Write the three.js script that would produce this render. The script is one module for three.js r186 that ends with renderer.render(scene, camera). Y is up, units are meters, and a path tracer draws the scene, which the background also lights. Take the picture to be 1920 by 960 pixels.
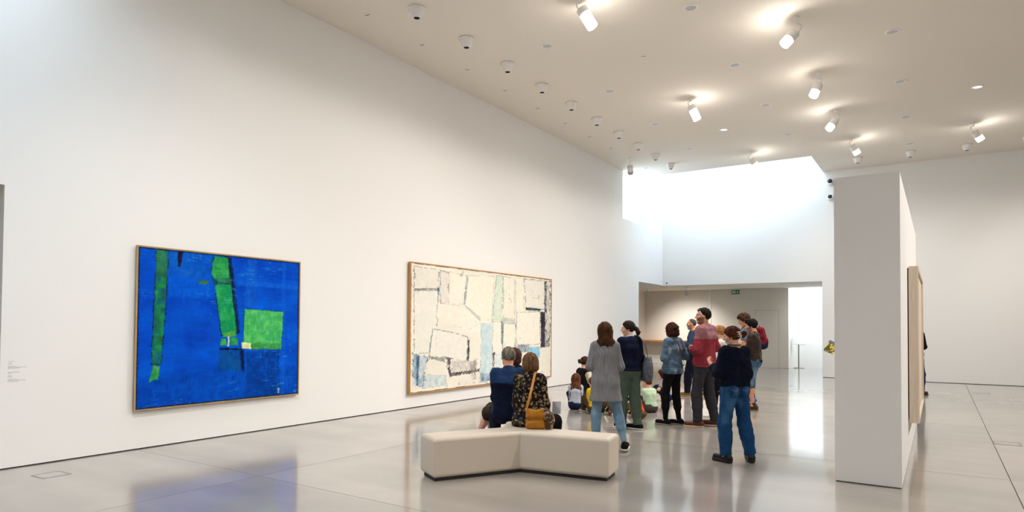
import * as THREE from 'three';
import { mergeGeometries, mergeVertices } from 'three/addons/utils/BufferGeometryUtils.js';
import { RoundedBoxGeometry } from 'three/addons/geometries/RoundedBoxGeometry.js';
import { RectAreaLightUniformsLib } from 'three/addons/lights/RectAreaLightUniformsLib.js';

RectAreaLightUniformsLib.init();
const scene = new THREE.Scene();
const renderer = new THREE.WebGLRenderer({ antialias: true });
renderer.toneMapping = THREE.LinearToneMapping;
renderer.toneMappingExposure = 0.785;
renderer.shadowMap.enabled = true;

// ---- camera: a level shift lens, 1.55 m above the floor ----
const FOCAL = 1217.13, HORIZON = 581.39;              // focal length and principal row in a 1920 x 960 frame
const camera = new THREE.PerspectiveCamera(2 * Math.atan(HORIZON / FOCAL) * 180 / Math.PI, 1920 / (2 * HORIZON), 0.05, 200);
camera.setViewOffset(1920, 2 * HORIZON, 0, 0, 1920, 960);
camera.position.set(0, 1.55, 0);
camera.rotation.set(0.0238, 0.5819, 0.0067, 'YXZ');

// ---- sky: even bright overcast above the roof openings ----
scene.background = new THREE.Color().setRGB(0.66, 0.84, 1.0);
scene.backgroundIntensity = 12.5;

// ---- light levels of the lamps ----
const WASH = 5.6, GLOBE = 1.0, BEAM = 70;                           // wall washers, opal ceiling spots
const WARM = new THREE.Color().setRGB(1.0, 0.945, 0.885);

// ---- room measures ----
const LEFT = -8.23, FAR = -22.24, CEIL = 6.42, RIGHT = 9.0, NEAR = 6.0, REAR = -26.05, LOW = 3.03;

// ================= helpers =================
const used = new Map();
function numbered(n) { const k = used.get(n) ?? 0; used.set(n, k + 1); return k ? `${n}_${String(k).padStart(3, '0')}` : n; }
const shade = (m) => { m.castShadow = true; m.receiveShadow = true; return m; };
function part(name, geo, mat, parent) { const m = shade(new THREE.Mesh(geo, mat)); m.name = name; parent.add(m); return m; }
function tag(o, label, category, group, kind) { Object.assign(o.userData, { label, category }); if (group) o.userData.group = group; if (kind) o.userData.kind = kind; return o; }
function thing(name, label, category, pos = [0, 0, 0], turn = 0, group) {
  const o = new THREE.Group(); o.name = numbered(name); o.position.set(...pos); o.rotation.y = turn; scene.add(o); return tag(o, label, category, group);
}
function single(name, geo, mat, label, category, pos = [0, 0, 0], group) {
  const m = shade(new THREE.Mesh(geo, mat)); m.name = numbered(name); m.position.set(...pos); scene.add(m); return tag(m, label, category, group);
}
function structure(name, geo, mat, label, category, parent = scene) {
  const m = shade(new THREE.Mesh(geo, mat)); m.name = parent === scene ? numbered(name) : name; parent.add(m);
  if (parent === scene) tag(m, label, category, null, 'structure'); return m;
}
function bx(x0, x1, y0, y1, z0, z1) { const g = new THREE.BoxGeometry(Math.abs(x1 - x0), Math.abs(y1 - y0), Math.abs(z1 - z0)); g.translate((x0 + x1) / 2, (y0 + y1) / 2, (z0 + z1) / 2); return g; }
function rbx(w, h, d, r, x = 0, y = 0, z = 0) { const g = new RoundedBoxGeometry(w, h, d, 3, r); g.translate(x, y, z); return g; }
const plain = (g) => { const o = g.index ? g.toNonIndexed() : g; for (const k of Object.keys(o.attributes)) if (!['position', 'normal', 'uv'].includes(k)) o.deleteAttribute(k); return o; };
const merged = (list) => mergeGeometries(list.map(plain));
function lathe(pts, seg = 28) { return new THREE.LatheGeometry(pts.map(([x, y]) => new THREE.Vector2(x, y)), seg); }
function tubeOf(pts, r, seg = 24, rad = 8, closed = false) { return new THREE.TubeGeometry(new THREE.CatmullRomCurve3(pts.map((p) => new THREE.Vector3(...p)), closed), seg, r, rad, closed); }
function std(color, roughness = 0.8, extra = {}) { const c = Array.isArray(color) ? new THREE.Color().setRGB(...color) : new THREE.Color(color); return new THREE.MeshStandardMaterial({ color: c, roughness, ...extra }); }
function rng(seed) { let a = seed >>> 0; return () => { a = (a + 0x6D2B79F5) | 0; let t = Math.imul(a ^ (a >>> 15), 1 | a); t = (t + Math.imul(t ^ (t >>> 7), 61 | t)) ^ t; return ((t ^ (t >>> 14)) >>> 0) / 4294967296; }; }
const clamp = (x, a = 0, b = 1) => Math.min(b, Math.max(a, x));
const smooth = (a, b, x) => { const t = clamp((x - a) / (b - a)); return t * t * (3 - 2 * t); };
const mixc = (a, b, t) => [a[0] + (b[0] - a[0]) * t, a[1] + (b[1] - a[1]) * t, a[2] + (b[2] - a[2]) * t];
const lin = (c) => (c <= 0.04045 ? c / 12.92 : ((c + 0.055) / 1.055) ** 2.4);
const hex = (h) => [lin((h >> 16) / 255), lin(((h >> 8) & 255) / 255), lin((h & 255) / 255)];
// value noise in two and three dimensions
const hash3 = (x, y, z) => { let h = Math.imul(x, 374761393) ^ Math.imul(y, 668265263) ^ Math.imul(z, 1274126177); h = Math.imul(h ^ (h >>> 13), 1274126177); return ((h ^ (h >>> 16)) >>> 0) / 4294967296; };
function noise3(x, y, z) {
  const xi = Math.floor(x), yi = Math.floor(y), zi = Math.floor(z); let u = x - xi, v = y - yi, w = z - zi;
  u = u * u * (3 - 2 * u); v = v * v * (3 - 2 * v); w = w * w * (3 - 2 * w);
  const a = hash3(xi, yi, zi), b = hash3(xi + 1, yi, zi), c = hash3(xi, yi + 1, zi), d = hash3(xi + 1, yi + 1, zi);
  const e = hash3(xi, yi, zi + 1), f = hash3(xi + 1, yi, zi + 1), g = hash3(xi, yi + 1, zi + 1), h = hash3(xi + 1, yi + 1, zi + 1);
  const l = (p, q, t) => p + (q - p) * t;
  return l(l(l(a, b, u), l(c, d, u), v), l(l(e, f, u), l(g, h, u), v), w);
}
function noise2(x, y, s = 0, wrap = 0) {
  let xi = Math.floor(x), yi = Math.floor(y); let u = x - xi, v = y - yi; u = u * u * (3 - 2 * u); v = v * v * (3 - 2 * v);
  let x1 = xi + 1, y1 = yi + 1; if (wrap) { xi = ((xi % wrap) + wrap) % wrap; yi = ((yi % wrap) + wrap) % wrap; x1 = ((x1 % wrap) + wrap) % wrap; y1 = ((y1 % wrap) + wrap) % wrap; }
  const a = hash3(xi, yi, s), b = hash3(x1, yi, s), c = hash3(xi, y1, s), d = hash3(x1, y1, s);
  return a + (b - a) * u + (c - a) * v + (a - b - c + d) * u * v;
}
function fbm(x, y, s = 0, oct = 4, wrap = 0) { let v = 0, a = 0.5, t = 0; for (let i = 0; i < oct; i++) { v += a * noise2(x, y, s + i * 7, wrap); t += a; a *= 0.5; x *= 2; y *= 2; wrap *= 2; } return v / t; }
// a colour texture from a function of (u right, v down) that gives sRGB 0..1
function paint(w, h, fn, srgb = true) {
  const d = new Uint8Array(w * h * 4);
  for (let j = 0; j < h; j++) for (let i = 0; i < w; i++) {
    const c = fn((i + 0.5) / w, (j + 0.5) / h, i, j), k = ((h - 1 - j) * w + i) * 4;
    d[k] = clamp(c[0]) * 255; d[k + 1] = clamp(c[1]) * 255; d[k + 2] = clamp(c[2]) * 255; d[k + 3] = c.length > 3 ? clamp(c[3]) * 255 : 255;
  }
  const t = new THREE.DataTexture(d, w, h); t.magFilter = THREE.LinearFilter; t.minFilter = THREE.LinearMipmapLinearFilter; t.generateMipmaps = true;
  t.wrapS = t.wrapT = THREE.RepeatWrapping; if (srgb) t.colorSpace = THREE.SRGBColorSpace; t.needsUpdate = true; return t;
}

// ================= materials of the building =================
const wallPaint = std([0.86, 0.85, 0.83], 0.9);
const ceilPaintBounceLit = std([0.86, 0.80, 0.71], 0.92);  // white paint with the warm bounced light mixed into its colour
const rearPaintWarmLit = std([0.80, 0.76, 0.69], 0.85);  // darker copy of the white wall paint, warm lamplight put into the colour
const darkGap = std([0.03, 0.028, 0.026], 0.9);
const whiteMetal = std([0.88, 0.87, 0.85], 0.45);
const concreteMap = paint(1024, 1024, (u, v) => {
  const a = fbm(u * 4, v * 4, 3, 4, 4), b = fbm(u * 3, v * 24, 11, 3, 3), c = noise2(u * 340, v * 340, 5, 340), e = fbm(u * 16, v * 16, 21, 3, 16);
  const g = 0.6 + (a - 0.5) * 0.15 + (b - 0.5) * 0.09 + (e - 0.5) * 0.05;
  return [g * 1.02, g * 0.975, g * 0.925];
});
const concrete = new THREE.MeshPhysicalMaterial({ map: concreteMap, roughness: 0.32, ior: 1.5, specularIntensity: 0.4, clearcoat: 1.0, clearcoatRoughness: 0.1 });

// ================= structure =================
// floor: polished concrete slabs parted by sawn joints, over a dark bed
{
  const floor = new THREE.Group(); floor.name = 'floor'; scene.add(floor); tag(floor, 'polished grey concrete floor with thin sawn joints', 'floor', null, 'structure');
  structure('bed', bx(-14.2, RIGHT + 0.4, -0.3, -0.03, -28.2, NEAR + 0.4), darkGap, '', '', floor);
  const xs = [-14.2, -12.2, -5.8, 0.6, 7.0, RIGHT + 0.4], zs = [-28.2, -25.4, -21.15, -16.9, -12.65, -8.4, -4.15, 0.1, 4.35, NEAR + 0.4], r = rng(5), gap = 0.0035;
  for (let i = 0; i + 1 < xs.length; i++) for (let j = 0; j + 1 < zs.length; j++) {
    const g = bx(xs[i] + gap, xs[i + 1] - gap, -0.03, 0, zs[j] + gap, zs[j + 1] - gap), p = g.attributes.position, uv = g.attributes.uv, ou = r(), ov = r();
    for (let k = 0; k < p.count; k++) uv.setXY(k, p.getX(k) / 7.3 + ou, p.getZ(k) / 7.3 + ov);
    part('slab', g, concrete, floor);
  }
}
const T = 0.4;                                         // wall thickness
const SKY_FRONT = -19.98, SKY_TOP = 9.0, SKY_RIGHT = -3.0, GAP = 0.012, NEAR_TOP = 7.4;
structure('wall_left', merged([
  bx(LEFT - T, LEFT, GAP, CEIL + 0.4, -18.77, -2.75),
  bx(LEFT - T, LEFT, 3.0, NEAR_TOP, -2.75, -0.6),
  bx(LEFT - T, LEFT, GAP, CEIL + 0.4, -0.6, NEAR),
  bx(LEFT - T, LEFT, GAP, 4.93, -20.07, -18.77),
  bx(LEFT - T, LEFT, 6.43, SKY_TOP, -20.07, -18.77),
  bx(LEFT - T, LEFT, 3.02, SKY_TOP, FAR - T, -20.07),
]), wallPaint, 'long white gallery wall on the left with two paintings', 'wall');
structure('trim_1', bx(LEFT - T + 0.02, LEFT - 0.012, 0, GAP, -20.05, -2.75), darkGap, 'thin dark shadow gap at the foot of the left wall', 'shadow gap');
// passage beyond the door opening at the left edge
structure('wall_passage', merged([bx(LEFT - 3, LEFT - 2.6, 0, 3.4, -4.4, 1.0), bx(LEFT - 3, LEFT - T, 3.0, 3.4, -4.4, 1.0), bx(LEFT - 3, LEFT - T, 0, 3.0, -4.8, -4.4), bx(LEFT - 3, LEFT - T, 0, 3.0, 1.0, 1.4)]), wallPaint, 'dim passage behind the door opening at the left edge', 'wall');
structure('wall_far', merged([
  bx(-3.04, SKY_RIGHT + T, GAP, SKY_TOP, FAR - T, FAR),
  bx(SKY_RIGHT + T, RIGHT + T, GAP, CEIL + 0.4, FAR - T, FAR),
  bx(LEFT, -3.04, 3.0, SKY_TOP, FAR - T, FAR),
]), wallPaint, 'white far wall below the roof light, open at the bottom', 'wall');
structure('trim_2', bx(-3.03, RIGHT, 0, GAP, FAR - T + 0.02, FAR - 0.012), darkGap, 'thin dark shadow gap at the foot of the far wall', 'shadow gap');
structure('wall_right', bx(RIGHT, RIGHT + T, 0, CEIL + 0.4, FAR, NEAR + T), wallPaint, 'white gallery wall on the right, outside the view', 'wall');
structure('wall_near', bx(LEFT - T, RIGHT, 0, CEIL + 0.4, NEAR, NEAR + T), wallPaint, 'white gallery wall behind the viewer', 'wall');
const ND = [-2.75, -1.35];                                  // a second roof light, behind the viewer
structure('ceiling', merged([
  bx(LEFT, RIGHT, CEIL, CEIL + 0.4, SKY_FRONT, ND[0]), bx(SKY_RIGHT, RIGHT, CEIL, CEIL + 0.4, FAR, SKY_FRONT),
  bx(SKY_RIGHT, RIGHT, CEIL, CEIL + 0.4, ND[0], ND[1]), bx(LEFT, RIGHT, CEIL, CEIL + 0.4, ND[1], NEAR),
]), ceilPaintBounceLit, 'flat white gallery ceiling with warm bounce light in its colour, dotted with light fittings', 'ceiling');
structure('wall_skylight', merged([
  bx(SKY_RIGHT, SKY_RIGHT + T, CEIL + 0.4, SKY_TOP, FAR, SKY_FRONT + T), bx(LEFT, SKY_RIGHT, CEIL + 0.4, SKY_TOP, SKY_FRONT, SKY_FRONT + T),
  bx(SKY_RIGHT, SKY_RIGHT + T, CEIL + 0.4, NEAR_TOP, ND[0], ND[1]), bx(LEFT, SKY_RIGHT + T, CEIL + 0.4, NEAR_TOP, ND[0] - T, ND[0]), bx(LEFT, SKY_RIGHT + T, CEIL + 0.4, NEAR_TOP, ND[1], ND[1] + T),
]), wallPaint, 'white shaft walls of the roof lights', 'wall');
// side window beside the roof light
{
  const w = new THREE.Group(); w.name = 'window_1'; scene.add(w); tag(w, 'tall frameless window high in the left wall beside the roof light', 'window', null, 'structure');
  part('pane', bx(LEFT - T + 0.1, LEFT - T + 0.112, 4.93, 6.43, -20.07, -18.77), new THREE.MeshPhysicalMaterial({ color: 0xffffff, transmission: 1, roughness: 0, thickness: 0, ior: 1.5 }), w);
}
// ---- rear room behind the corner opening ----
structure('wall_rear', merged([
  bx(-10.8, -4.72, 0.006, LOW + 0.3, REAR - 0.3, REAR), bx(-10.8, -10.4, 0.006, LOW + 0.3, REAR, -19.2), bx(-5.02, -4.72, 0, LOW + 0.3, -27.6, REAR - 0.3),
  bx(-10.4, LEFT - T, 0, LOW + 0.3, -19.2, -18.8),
]), rearPaintWarmLit, 'white walls of the rear room behind the opening, dim warm light put into their colour', 'wall');
structure('wall_bright', merged([bx(-5.02, -1.0, 0, 3.7, -28.0, -27.6), bx(-1.4, -1.0, 0, LOW + 0.3, -27.6, FAR - T), bx(-4.72, -1.4, LOW + 0.3, 3.7, REAR - 0.25, REAR), bx(-5.02, -4.72, LOW + 0.3, 3.7, -27.6, REAR), bx(-1.4, -1.0, LOW + 0.3, 3.7, -27.6, REAR)]), wallPaint, 'brightly daylit white end wall seen through the opening', 'wall');
structure('ceiling_rear', merged([bx(-10.4, -1.4, LOW, LOW + 0.3, REAR, FAR - T), bx(-10.4, LEFT - T, LOW, LOW + 0.3, FAR - T, -19.2)]), ceilPaintBounceLit, 'low ceiling of the rear room', 'ceiling');
structure('trim_3', bx(-7.69, -7.61, 0, LOW, REAR, REAR + 0.03), wallPaint, 'narrow white vertical trim on the rear wall', 'trim');
{
  const d = new THREE.Group(); d.name = 'door_1'; scene.add(d); tag(d, 'flush door in the rear wall, dim warm light put into its colour', 'door', null, 'structure');
  part('door_leaf', bx(-5.91, -5.07, 0.01, 2.19, REAR, REAR + 0.012), rearPaintWarmLit, d);
  part('door_gap', merged([bx(-5.93, -5.91, 0, 2.21, REAR, REAR + 0.003), bx(-5.07, -5.05, 0, 2.21, REAR, REAR + 0.003), bx(-5.91, -5.07, 2.19, 2.21, REAR, REAR + 0.003)]), std([0.58, 0.55, 0.49]), d);
  part('door_transom', bx(-6.19, -5.05, 2.22, LOW - 0.01, REAR, REAR + 0.010), rearPaintWarmLit, d);
}
// ---- free-standing partition ----
structure('wall_partition', merged([bx(-0.89, -0.31, 0.008, 3.08, -12.5, -7.33)]), wallPaint, 'free-standing grey white partition wall in front of the far wall', 'wall');
structure('trim_4', bx(-0.88, -0.32, 0, 0.008, -12.49, -7.34), darkGap, 'dark shadow gap under the free-standing partition', 'shadow gap');

// ================= ceiling fittings =================
const glow = (c, i) => new THREE.MeshStandardMaterial({ color: 0xffffff, emissive: c, emissiveIntensity: i, roughness: 0.4 });
const lampGlass = glow(WARM, 6.0), blackBaffle = std([0.015, 0.014, 0.012], 0.7), lensGlass = glow(WARM, 2.0);
function spotlight(name, pos, target, intensity, angle, penumbra, color = WARM, radius = 2.5) {
  const l = new THREE.SpotLight(color, intensity, 0, angle, penumbra, 2); l.name = name; l.position.set(...pos); l.target.position.set(...target); l.castShadow = true; l.shadow.radius = radius; l.shadow.mapSize.set(512, 512); scene.add(l, l.target);
}
// conical wall washers
const washerShell = lathe([[0.0, 0], [0.132, 0], [0.132, -0.016], [0.116, -0.022], [0.110, -0.045], [0.103, -0.08], [0.088, -0.122], [0.06, -0.158], [0.052, -0.161], [0.047, -0.158]]), washerBore = lathe([[0.047, -0.158], [0.05, -0.07], [0.0, -0.07]], 20), washerLens = new THREE.CylinderGeometry(0.044, 0.044, 0.006, 20).translate(0, -0.078, 0), washerScrew = new THREE.SphereGeometry(0.008, 8, 6);
function washer(x, z, target, label, level = WASH) {
  const o = thing('wall_washer_light', label, 'ceiling light', [x, CEIL, z], 0, 'conical wall washer lights');
  part('housing', washerShell, whiteMetal, o); part('baffle', washerBore, blackBaffle, o); part('lens', washerLens, lensGlass, o);
  for (const a of [0.6, 2.7, 4.8]) part('screw', washerScrew, std([0.5, 0.5, 0.48], 0.4, { metalness: 0.6 }), o).position.set(Math.cos(a) * 0.122, -0.024, Math.sin(a) * 0.122);
  spotlight('washer_lamp', [x, CEIL - 0.17, z], target, level, 0.92, 1.0);
}
const ord = ['nearest', 'second nearest', 'third', 'fourth', 'fifth', 'sixth', 'seventh', 'eighth', 'ninth', 'farthest'];
for (let k = 0; k < 10; k++) washer(-6.67, -7.42 - k * 1.257, [LEFT + 0.02, 0.9, -7.42 - k * 1.257], `white conical ceiling light along the left wall, ${ord[k]} of ten`);
for (const [k, w] of [[0, 'left, above the partition'], [1, 'middle'], [2, 'right']]) washer(-1.91 + k * 1.28, -20.86, [-1.91 + k * 1.28, 0.9, FAR + 0.02], `white conical ceiling light before the far wall, ${w} of three`, WASH * 0.33);
for (const k of [3, 4, 5, 6]) washer(-1.91 + k * 1.28, -20.86, [-1.91 + k * 1.28, 0.9, FAR + 0.02], 'white conical ceiling light before the far wall, right of the picture', WASH * 0.33);
for (const k of [-1, -2]) washer(-6.67, -7.42 - k * 1.257, [LEFT + 0.02, 0.9, -7.42 - k * 1.257], 'white conical ceiling light along the left wall, above the viewer');
// small slotted fittings
const slotDisc = new THREE.CylinderGeometry(0.06, 0.055, 0.008, 20).translate(0, -0.004, 0), slotCut = new THREE.BoxGeometry(0.075, 0.002, 0.014).translate(0, -0.009, 0);
function slotSensor(x, z, label) { const o = thing('slot_fitting', label, 'ceiling fitting', [x, CEIL, z], 0, 'small slotted ceiling fittings'); part('disc', slotDisc, ceilPaintBounceLit, o); part('slot', slotCut, blackBaffle, o).rotation.y = 0.15; }
for (let k = 0; k < 8; k++) slotSensor(-7.47, -7.16 - k * 1.296, `small flush ceiling disc with dark slot beside the left wall, ${ord[k].replace('seventh', 'second farthest').replace('eighth', 'farthest')} of the row`);
slotSensor(-4.41, -10.96, 'small flush ceiling disc with dark slot between two opal spotlights'); slotSensor(-7.5, -18.83, 'tiny ceiling disc with dark slot by the roof light corner');
// recessed round downlights, unlit, and two lit ones
const ringGeo = lathe([[0.078, 0], [0.082, -0.012], [0.105, -0.014], [0.113, -0.006], [0.115, 0]]), lensGeo = lathe([[0, -0.004], [0.05, -0.006], [0.08, -0.004]]), lensOff = std([0.55, 0.54, 0.51], 0.35), lensOn = glow(new THREE.Color().setRGB(0.86, 0.93, 1.0), 1.6);
function downlight(x, z, label, on) {
  const o = thing('recessed_downlight', label, 'ceiling light', [x, CEIL, z], 0, 'recessed round downlights'); part('ring', ringGeo, whiteMetal, o); part('lens', lensGeo, on ? lensOn : lensOff, o);
  if (on) spotlight('downlight_lamp', [x, CEIL - 0.03, z], [x, 0, z], 8, 0.7, 0.9, new THREE.Color().setRGB(0.86, 0.93, 1.0), 4);
}
const rowNames = { '-5.66': 'left row by the left wall', '-3.13': 'middle row', '-0.6': 'right row above the partition' };
for (const x of [-5.66, -3.13, -0.6]) for (let k = 0; k < 5; k++) {
  if (k === 4 && x !== -0.6) continue; if (k === 0 && x === -0.6) continue;
  downlight(x, -9.66 - k * 2.57, `unlit round recessed downlight, ${['nearest', 'second', 'third', 'fourth', 'farthest'][k]} of the ${rowNames[x]}`);
}
downlight(-4.4, -16.15, 'lit bluish round downlight near the roof light', true); downlight(0.68, -15.97, 'lit bluish round downlight at the right, above the partition', true);
// opal spotlights on bent arms
const fitDisc = new THREE.CylinderGeometry(0.045, 0.05, 0.03, 18).translate(0, -0.015, 0);
function opalSpot(x, z, dir, long, label, lit = true, yoke = 0.16, beam = BEAM, globe = GLOBE) {
  const o = thing('opal_spotlight', label, 'spotlight', [x, CEIL, z], 0, 'swivelling cylinder spotlights');
  const d = new THREE.Vector3(...dir).normalize(), q = new THREE.Quaternion().setFromUnitVectors(new THREE.Vector3(0, -1, 0), d), R = 0.086, body = long ? 0.1 : 0.15, glass = long ? 0.24 : 0.12;
  const start = new THREE.Vector3(d.x * 0.02, -yoke, d.z * 0.02), back = start.clone().addScaledVector(d, -0.0);
  part('mount', fitDisc, whiteMetal, o);
  part('arm', tubeOf([[0, -0.02, 0], [0, -yoke * 0.4, 0], [-d.x * 0.12, -yoke * 0.55, -d.z * 0.12], [start.x - d.x * 0.06, start.y - 0.02, start.z - d.z * 0.06], [start.x + d.x * 0.03, start.y + d.y * 0.03 - 0.01, start.z + d.z * 0.03]], 0.011, 24, 8), whiteMetal, o);
  const h = part('housing', lathe([[0, 0], [R - 0.012, 0], [R, -0.012], [R, -body + 0.004], [R - 0.004, -body], [0, -body]]), whiteMetal, o); h.position.copy(back); h.quaternion.copy(q);
  const g = part('lamp_glass', lathe([[0, -body], [R - 0.003, -body], [R - 0.003, -body - glass + 0.01], [R - 0.013, -body - glass], [0, -body - glass]]), lit ? lampGlass : lensOff, o); g.position.copy(back); g.quaternion.copy(q);
  if (!lit) return;
  const p = back.clone().addScaledVector(d, body + glass * 0.6).add(o.position), l = new THREE.PointLight(WARM, globe, 0, 2); l.name = 'opal_lamp'; l.position.copy(p); l.castShadow = true; l.shadow.radius = 2.5; scene.add(l);
  const e = back.clone().addScaledVector(d, body + glass + 0.02).add(o.position); spotlight('opal_beam', e.toArray(), e.clone().addScaledVector(d, 3).toArray(), beam, 0.95, 1.0, WARM, 4);
}
const RX = 0.8354, RZ = -0.5496;                       // the direction in which the photograph's rows run
opalSpot(-4.41, -8.5, [0.45 * RX + 0.1, -0.9, 0.45 * RZ], true, 'brightly lit long opal spotlight, nearest of all');
opalSpot(-4.39, -13.54, [0.42 * RX, -0.9, 0.42 * RZ], true, 'brightly lit long opal spotlight in the middle of the ceiling');
opalSpot(-1.84, -10.85, [-0.75 * RX, -0.85, -0.75 * RZ], false, 'half opal spotlight throwing a bright streak on the ceiling, nearest of the right row', true, 0.24, BEAM, GLOBE * 1.7);
opalSpot(-1.88, -13.47, [-0.4 * RX, -0.9, -0.4 * RZ], false, 'half opal spotlight in the right row, second from the viewer', true, 0.22);
opalSpot(-1.89, -16.04, [-0.62 * RX, -0.8, -0.62 * RZ], false, 'half opal spotlight in the right row, third from the viewer', true, 0.22);
opalSpot(-1.83, -18.56, [0.5 * RX, -0.8, 0.5 * RZ], false, 'half opal spotlight in the right row, last before the far wall', true, 0.2, BEAM * 0.5);
opalSpot(-4.34, -18.63, [0.6 * RX, -0.8, 0.6 * RZ], false, 'half opal spotlight at the edge of the roof light', true, 0.2, BEAM * 0.5);
opalSpot(0.72, -18.67, [0.62 * RX, -0.8, 0.62 * RZ], false, 'half opal spotlight far right, above the partition', true, 0.22, BEAM * 0.5);
opalSpot(-7.43, -17.45, [-0.25, -0.6, -0.75], false, 'unlit cylinder spotlight in the corner beside the side window', false, 0.24);
for (const [x, z] of [[-4.4, -3.4], [-4.4, 3.6], [-1.86, 3.2], [0.7, 4.2], [4.0, -4.0], [4.0, 1.6]]) opalSpot(x, z, [-0.25, -0.9, -0.2], false, 'added half opal spotlight above the viewer, unseen, brightening the near area', true, 0.16, BEAM * 0.78);  // added lamps, never seen, to lift the bench, near floor and partition front
for (const z of [-8.5, -13.5]) opalSpot(4.2, z, [-0.65, -0.8, 0], false, 'added half opal spotlight over the right bay, unseen, brightening the partition side', true, 0.16, BEAM * 1.5);  // added unseen lamps aimed at the right side of the partition
// ================= paintings on the left wall =================
function polyField(pts) {                              // signed distance to a polygon, negative inside
  let x0 = 9, x1 = -9, y0 = 9, y1 = -9; for (const [x, y] of pts) { x0 = Math.min(x0, x); x1 = Math.max(x1, x); y0 = Math.min(y0, y); y1 = Math.max(y1, y); }
  return (u, v) => {
    if (u < x0 - 0.05 || u > x1 + 0.05 || v < y0 - 0.05 || v > y1 + 0.05) return 1;
    let d = 9, inside = false;
    for (let i = 0, j = pts.length - 1; i < pts.length; j = i++) {
      const [ax, ay] = pts[i], [bx_, by] = pts[j], ex = bx_ - ax, ey = by - ay, wx = u - ax, wy = v - ay, t = clamp((wx * ex + wy * ey) / (ex * ex + ey * ey)), dx = wx - ex * t, dy = wy - ey * t;
      d = Math.min(d, dx * dx + dy * dy);
      if ((ay > v) !== (by > v) && u < ((bx_ - ax) * (v - ay)) / (by - ay) + ax) inside = !inside;
    }
    return inside ? -Math.sqrt(d) : Math.sqrt(d);
  };
}
// patches of pigment: [corners, colour, second colour, raggedness, cover, dark rim]
function pigments(list) { return list.map(([pts, a, b, rag = 0.012, cover = 1, rim = 0, rimColor = [0.05, 0.06, 0.08]]) => ({ f: polyField(pts), a, b, rag: rag * 0.8, cover, rim: rim * 0.55, rimColor })); }
function layPigment(c, p, u, v, k, asp, grain = 0.28) {
  const d0 = p.f(u, v); if (d0 > 0.045) return c;
  const n = fbm(u * 38 * asp, v * 38, k * 3 + 1, 2), n2 = fbm(u * 95 * asp, v * 95, k * 3 + 2, 4), d = d0 + (n - 0.5) * p.rag * 0.9 + (n2 - 0.5) * p.rag * 1.6;
  if (p.rim > 0) { const r = smooth(p.rim, p.rim * 0.3, Math.abs(d)) * smooth(0.25, 0.55, noise2(u * 30 * asp, v * 30, k + 90)); c = mixc(c, p.rimColor, r * 0.9); }
  const m = smooth(0.004, -0.006, d) * p.cover * (p.cover < 1 ? 0.55 + 0.9 * (n - 0.1) : 1);
  if (m <= 0) return c;
  const t = fbm(u * 26 * asp, v * 26, k * 5 + 2, 4), g = noise2(u * 180 * asp, v * 30, k + 40) * 0.6 + noise2(u * 30 * asp, v * 200, k + 50) * 0.4;
  let q = mixc(p.a, p.b, clamp((t - 0.3) * 2.2)); const gr = 1 - grain / 2 + grain * g; q = [q[0] * gr, q[1] * gr, q[2] * gr];
  return mixc(c, q, clamp(m));
}
const G1 = [0.12, 0.56, 0.30], G2 = [0.22, 0.70, 0.32], DG = [0.12, 0.37, 0.27], BK = [0.05, 0.08, 0.16], NB = [0.02, 0.14, 0.44];
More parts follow.
